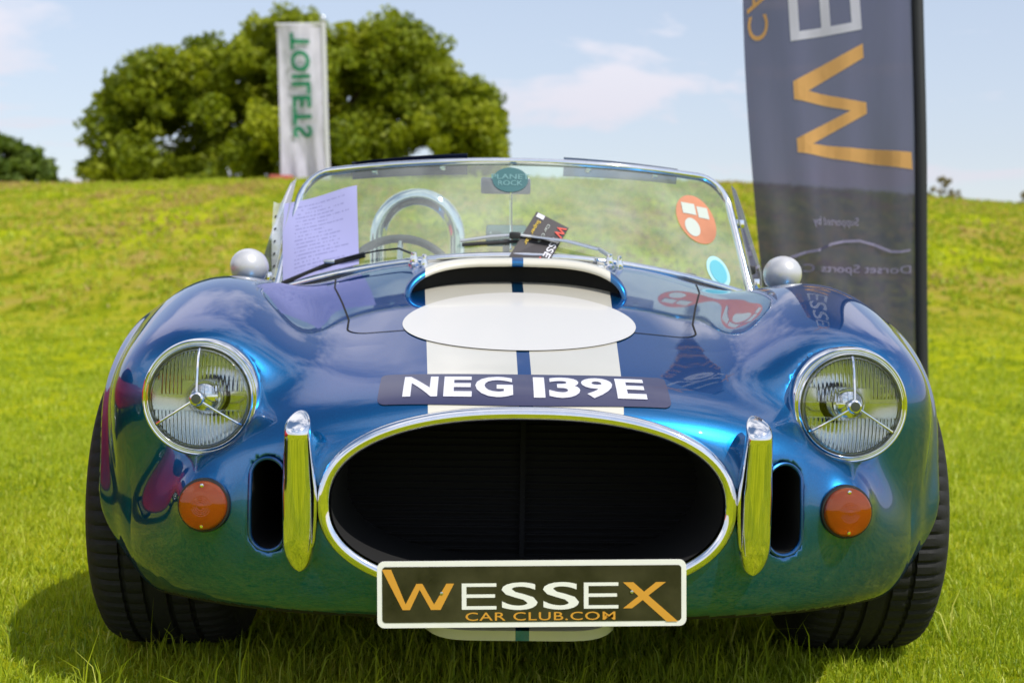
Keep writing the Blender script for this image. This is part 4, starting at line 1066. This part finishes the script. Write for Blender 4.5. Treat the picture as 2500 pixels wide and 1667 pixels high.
MB().tube([(1.853, 3.6, -.05), (1.845, 3.6, .44)], .016, 10).build('pole', M['pole_grey'], cb)
def on_banner(off=-.004):
    def fn(P):
        out = []
        for X, Z in P:
            xl = 1.135-.082*(Z-.9)-.020*math.sin((Z-.9)*2.1); xr = 1.812-.032*(Z-.7); out.append(ban((X-xl)/(xr-xl), Z, off))
        return out
    return fn
def ban_up(bm, x0, sx, z0, sz, mat, nm='letter'):
    for v in bm.verts: u, w = v.co.x, v.co.y; zz = z0+u*sz; v.co.x = x0+w*sx-.085*(zz-1.75); v.co.y = zz+.2*(v.co.x-1.4)
    return map_text(grid_cut(bm, .035), on_banner(), nm, M[mat], cloth)
BX, BSX, BZ, BSZ = 1.245, .315, 1.472, .223
ban_up(poly_bm(Wp), BX, BSX, BZ, BSZ, 'ban_orange'); ban_up(poly_bm(Xp), BX, BSX, BZ, BSZ, 'ban_orange')
for xx in (2.30, 6.78): ban_up(poly_bm(Ep(xx)), BX, BSX, BZ, BSZ, 'ban_white')
for xx in (3.76, 5.28): ban_up(fit(text_verts('S', 1, .012), xx, xx+1.32, -.02, 1.02), BX, BSX, BZ, BSZ, 'ban_white')
ban_up(fit(text_verts('CAR CLUB', 1, .004, sp=1.1), 2.45, 6.4, 0, 1), 1.075, .082, BZ, BSZ, 'ban_orange')
def ban_mirror(txt, x0, x1, z0, z1, mat):
    bm = fit(text_verts(txt, 1, 0), 0, 1, 0, 1)
    for v in bm.verts: v.co.x, v.co.y = x1-(x1-x0)*v.co.x, z0+(z1-z0)*v.co.y
    map_text(grid_cut(bm, .05), on_banner(), 'small_print', M[mat], cloth)
ban_mirror('Supported by', 1.335, 1.545, 1.150, 1.195, 'ban_lilac'); ban_mirror('Dorset Sports Cars', 1.215, 1.775, .945, .990, 'ban_lilac')
cl_ = [(1.20, .985), (1.25, 1.02), (1.31, 1.042), (1.36, 1.050), (1.42, 1.078), (1.48, 1.092), (1.55, 1.096), (1.62, 1.080), (1.69, 1.052), (1.73, 1.050), (1.77, 1.058)]
for (a, b), (c, d) in zip(cl_[:-1], cl_[1:]):
    link('car_outline', pyd('o', on_banner()([(a, b-.006), (c, d-.006), (c, d+.005), (a, b+.005)]), [(0, 1, 2, 3)]), M['ban_lilac'], cloth)
# toilets banner on the crest, seen from its back
tb_ = empty('toilets_banner', (-5.5, 44, 5.2)); tag(tb_, 'white vertical banner with green TOILETS lettering on the hill crest', 'banner')
def tban(a, z, off=0):
    xl = -7.285+.045*(10.5-z); xr = -5.80+.045*(10.5-z); return Vector((xl+(xr-xl)*a, 44+.10*math.sin(a*6+z*.8)+.10*max(0, 7-z)*math.sin(a*14+z)+off, z))
tv_ = []; tf_ = []
for i in range(21):
    for j in range(31): tv_.append(tban(i/20, 4.95+(10.45+.05*i/20-4.95)*j/30))
for i in range(20):
    for j in range(30): tf_.append((i*31+j, (i+1)*31+j, (i+1)*31+j+1, i*31+j+1))
tcl = link('cloth', pyd('cloth', tv_, tf_), M['cloth_white'], tb_)
MB().tube([tban(1, z)+Vector((.07, .02, 0)) for z in (4.3, 5.5, 7, 8.5, 10.0, 10.62)], .085, 10).build('pole', M['pole_grey'], tb_)
MB().tube([tban(0, 10.47)+Vector((-.05, 0, 0)), tban(1, 10.52)+Vector((.08, 0, 0))], .055, 8).build('top_arm', M['pole_grey'], tb_)
MB().lathe([(0, 0), (.09, .03), (.11, .10), (.08, .18), (0, .21)], tban(1, 10.6)+Vector((.07, 0, 0)), (0, 0, 1), 12).build('finial', M['steel'], tb_)
bm = fit(text_verts('TOILETS', 1, .03, sp=1.05), 0, 1, 0, 1)
for v in bm.verts: u, w = v.co.x, v.co.y; v.co.x = .30+.45*(1-w); v.co.y = 10.16-3.5*u
map_text(bm, lambda P: [tban(p[0], p[1], -.14) for p in P], 'letter', M['ban_green'], tcl, False)
MB().box((-7.0, 43.6, 5.25), (.8, .4, .22), bev=.06).build('base', M['red_base'], tb_)

# ------------------------------------------------------------------ red car parked to the left, seen only as a reflection in the wing
rc = empty('red_car', (-3.75, 1.2, 0)); tag(rc, 'plain red saloon car parked left of the blue car, mirrored in its wing', 'car')
M['red'] = simple('red lacquer', (.55, .012, .035), .3, coat=1, Coat_Roughness=.03); M['dark_glass'] = simple('dark car glass', (.01, .012, .014), .05)
def loft_car(prof, halfw, name, mat, parent):
    """side outline (y, z) swept across the width with rounded shoulders"""
    v = []; n = len(prof); cy = sum(p[0] for p in prof)/n; cz = sum(p[1] for p in prof)/n; rows = []
    for e, k in ((-1, .90), (-.96, .96), (-.88, .99), (-.6, 1.0), (.6, 1.0), (.88, .99), (.96, .96), (1, .90)):
        for y, z in prof:
            tum = 1-.16*max(0, z-.95)/.5; v.append((e*halfw*tum, cy+(y-cy)*k, cz+(z-cz)*(.5+.5*k) if z > cz else cz+(z-cz)*k))
    f = [(i*n+j, i*n+(j+1) % n, (i+1)*n+(j+1) % n, (i+1)*n+j) for i in range(7) for j in range(n)]+[tuple(range(n)), tuple(7*n+j for j in range(n))[::-1]]
    o = MB().add([Vector(p)+Vector((-3.75, 1.2, 0)) for p in v], f).build(name, mat, parent, auto=50); return o
def smooth_prof(p, it=2):
    for _ in range(it): p = [q for a, b in zip(p, p[1:]+p[:1]) for q in ((a[0]*.75+b[0]*.25, a[1]*.75+b[1]*.25), (a[0]*.25+b[0]*.75, a[1]*.25+b[1]*.75))]
    return p
loft_car(smooth_prof([(-2.1, .25), (-2.15, .62), (-1.2, .86), (-.9, .92), (1.5, .95), (2.1, .90), (2.15, .3)]), .86, 'body', M['red'], rc)
loft_car(smooth_prof([(-.95, .90), (-.2, 1.36), (1.0, 1.38), (1.75, .92)]), .70, 'cabin', M['dark_glass'], rc)
loft_car(smooth_prof([(-.1, 1.33), (.1, 1.40), (.9, 1.41), (1.1, 1.33)]), .60, 'roof', M['red'], rc)
for s in (-1, 1):
    for y in (-1.3, 1.35):
        w_o = bpy.data.objects.new('wheel', tyre_me); col.objects.link(w_o); w_o.parent = rc; w_o.location = (s*.76, y, .31); w_o.scale = (.62, .94, .94); w_o.rotation_euler = (0, 0, 0 if s > 0 else math.pi)
        r_o = bpy.data.objects.new('rim', rim_me); col.objects.link(r_o); r_o.parent = w_o
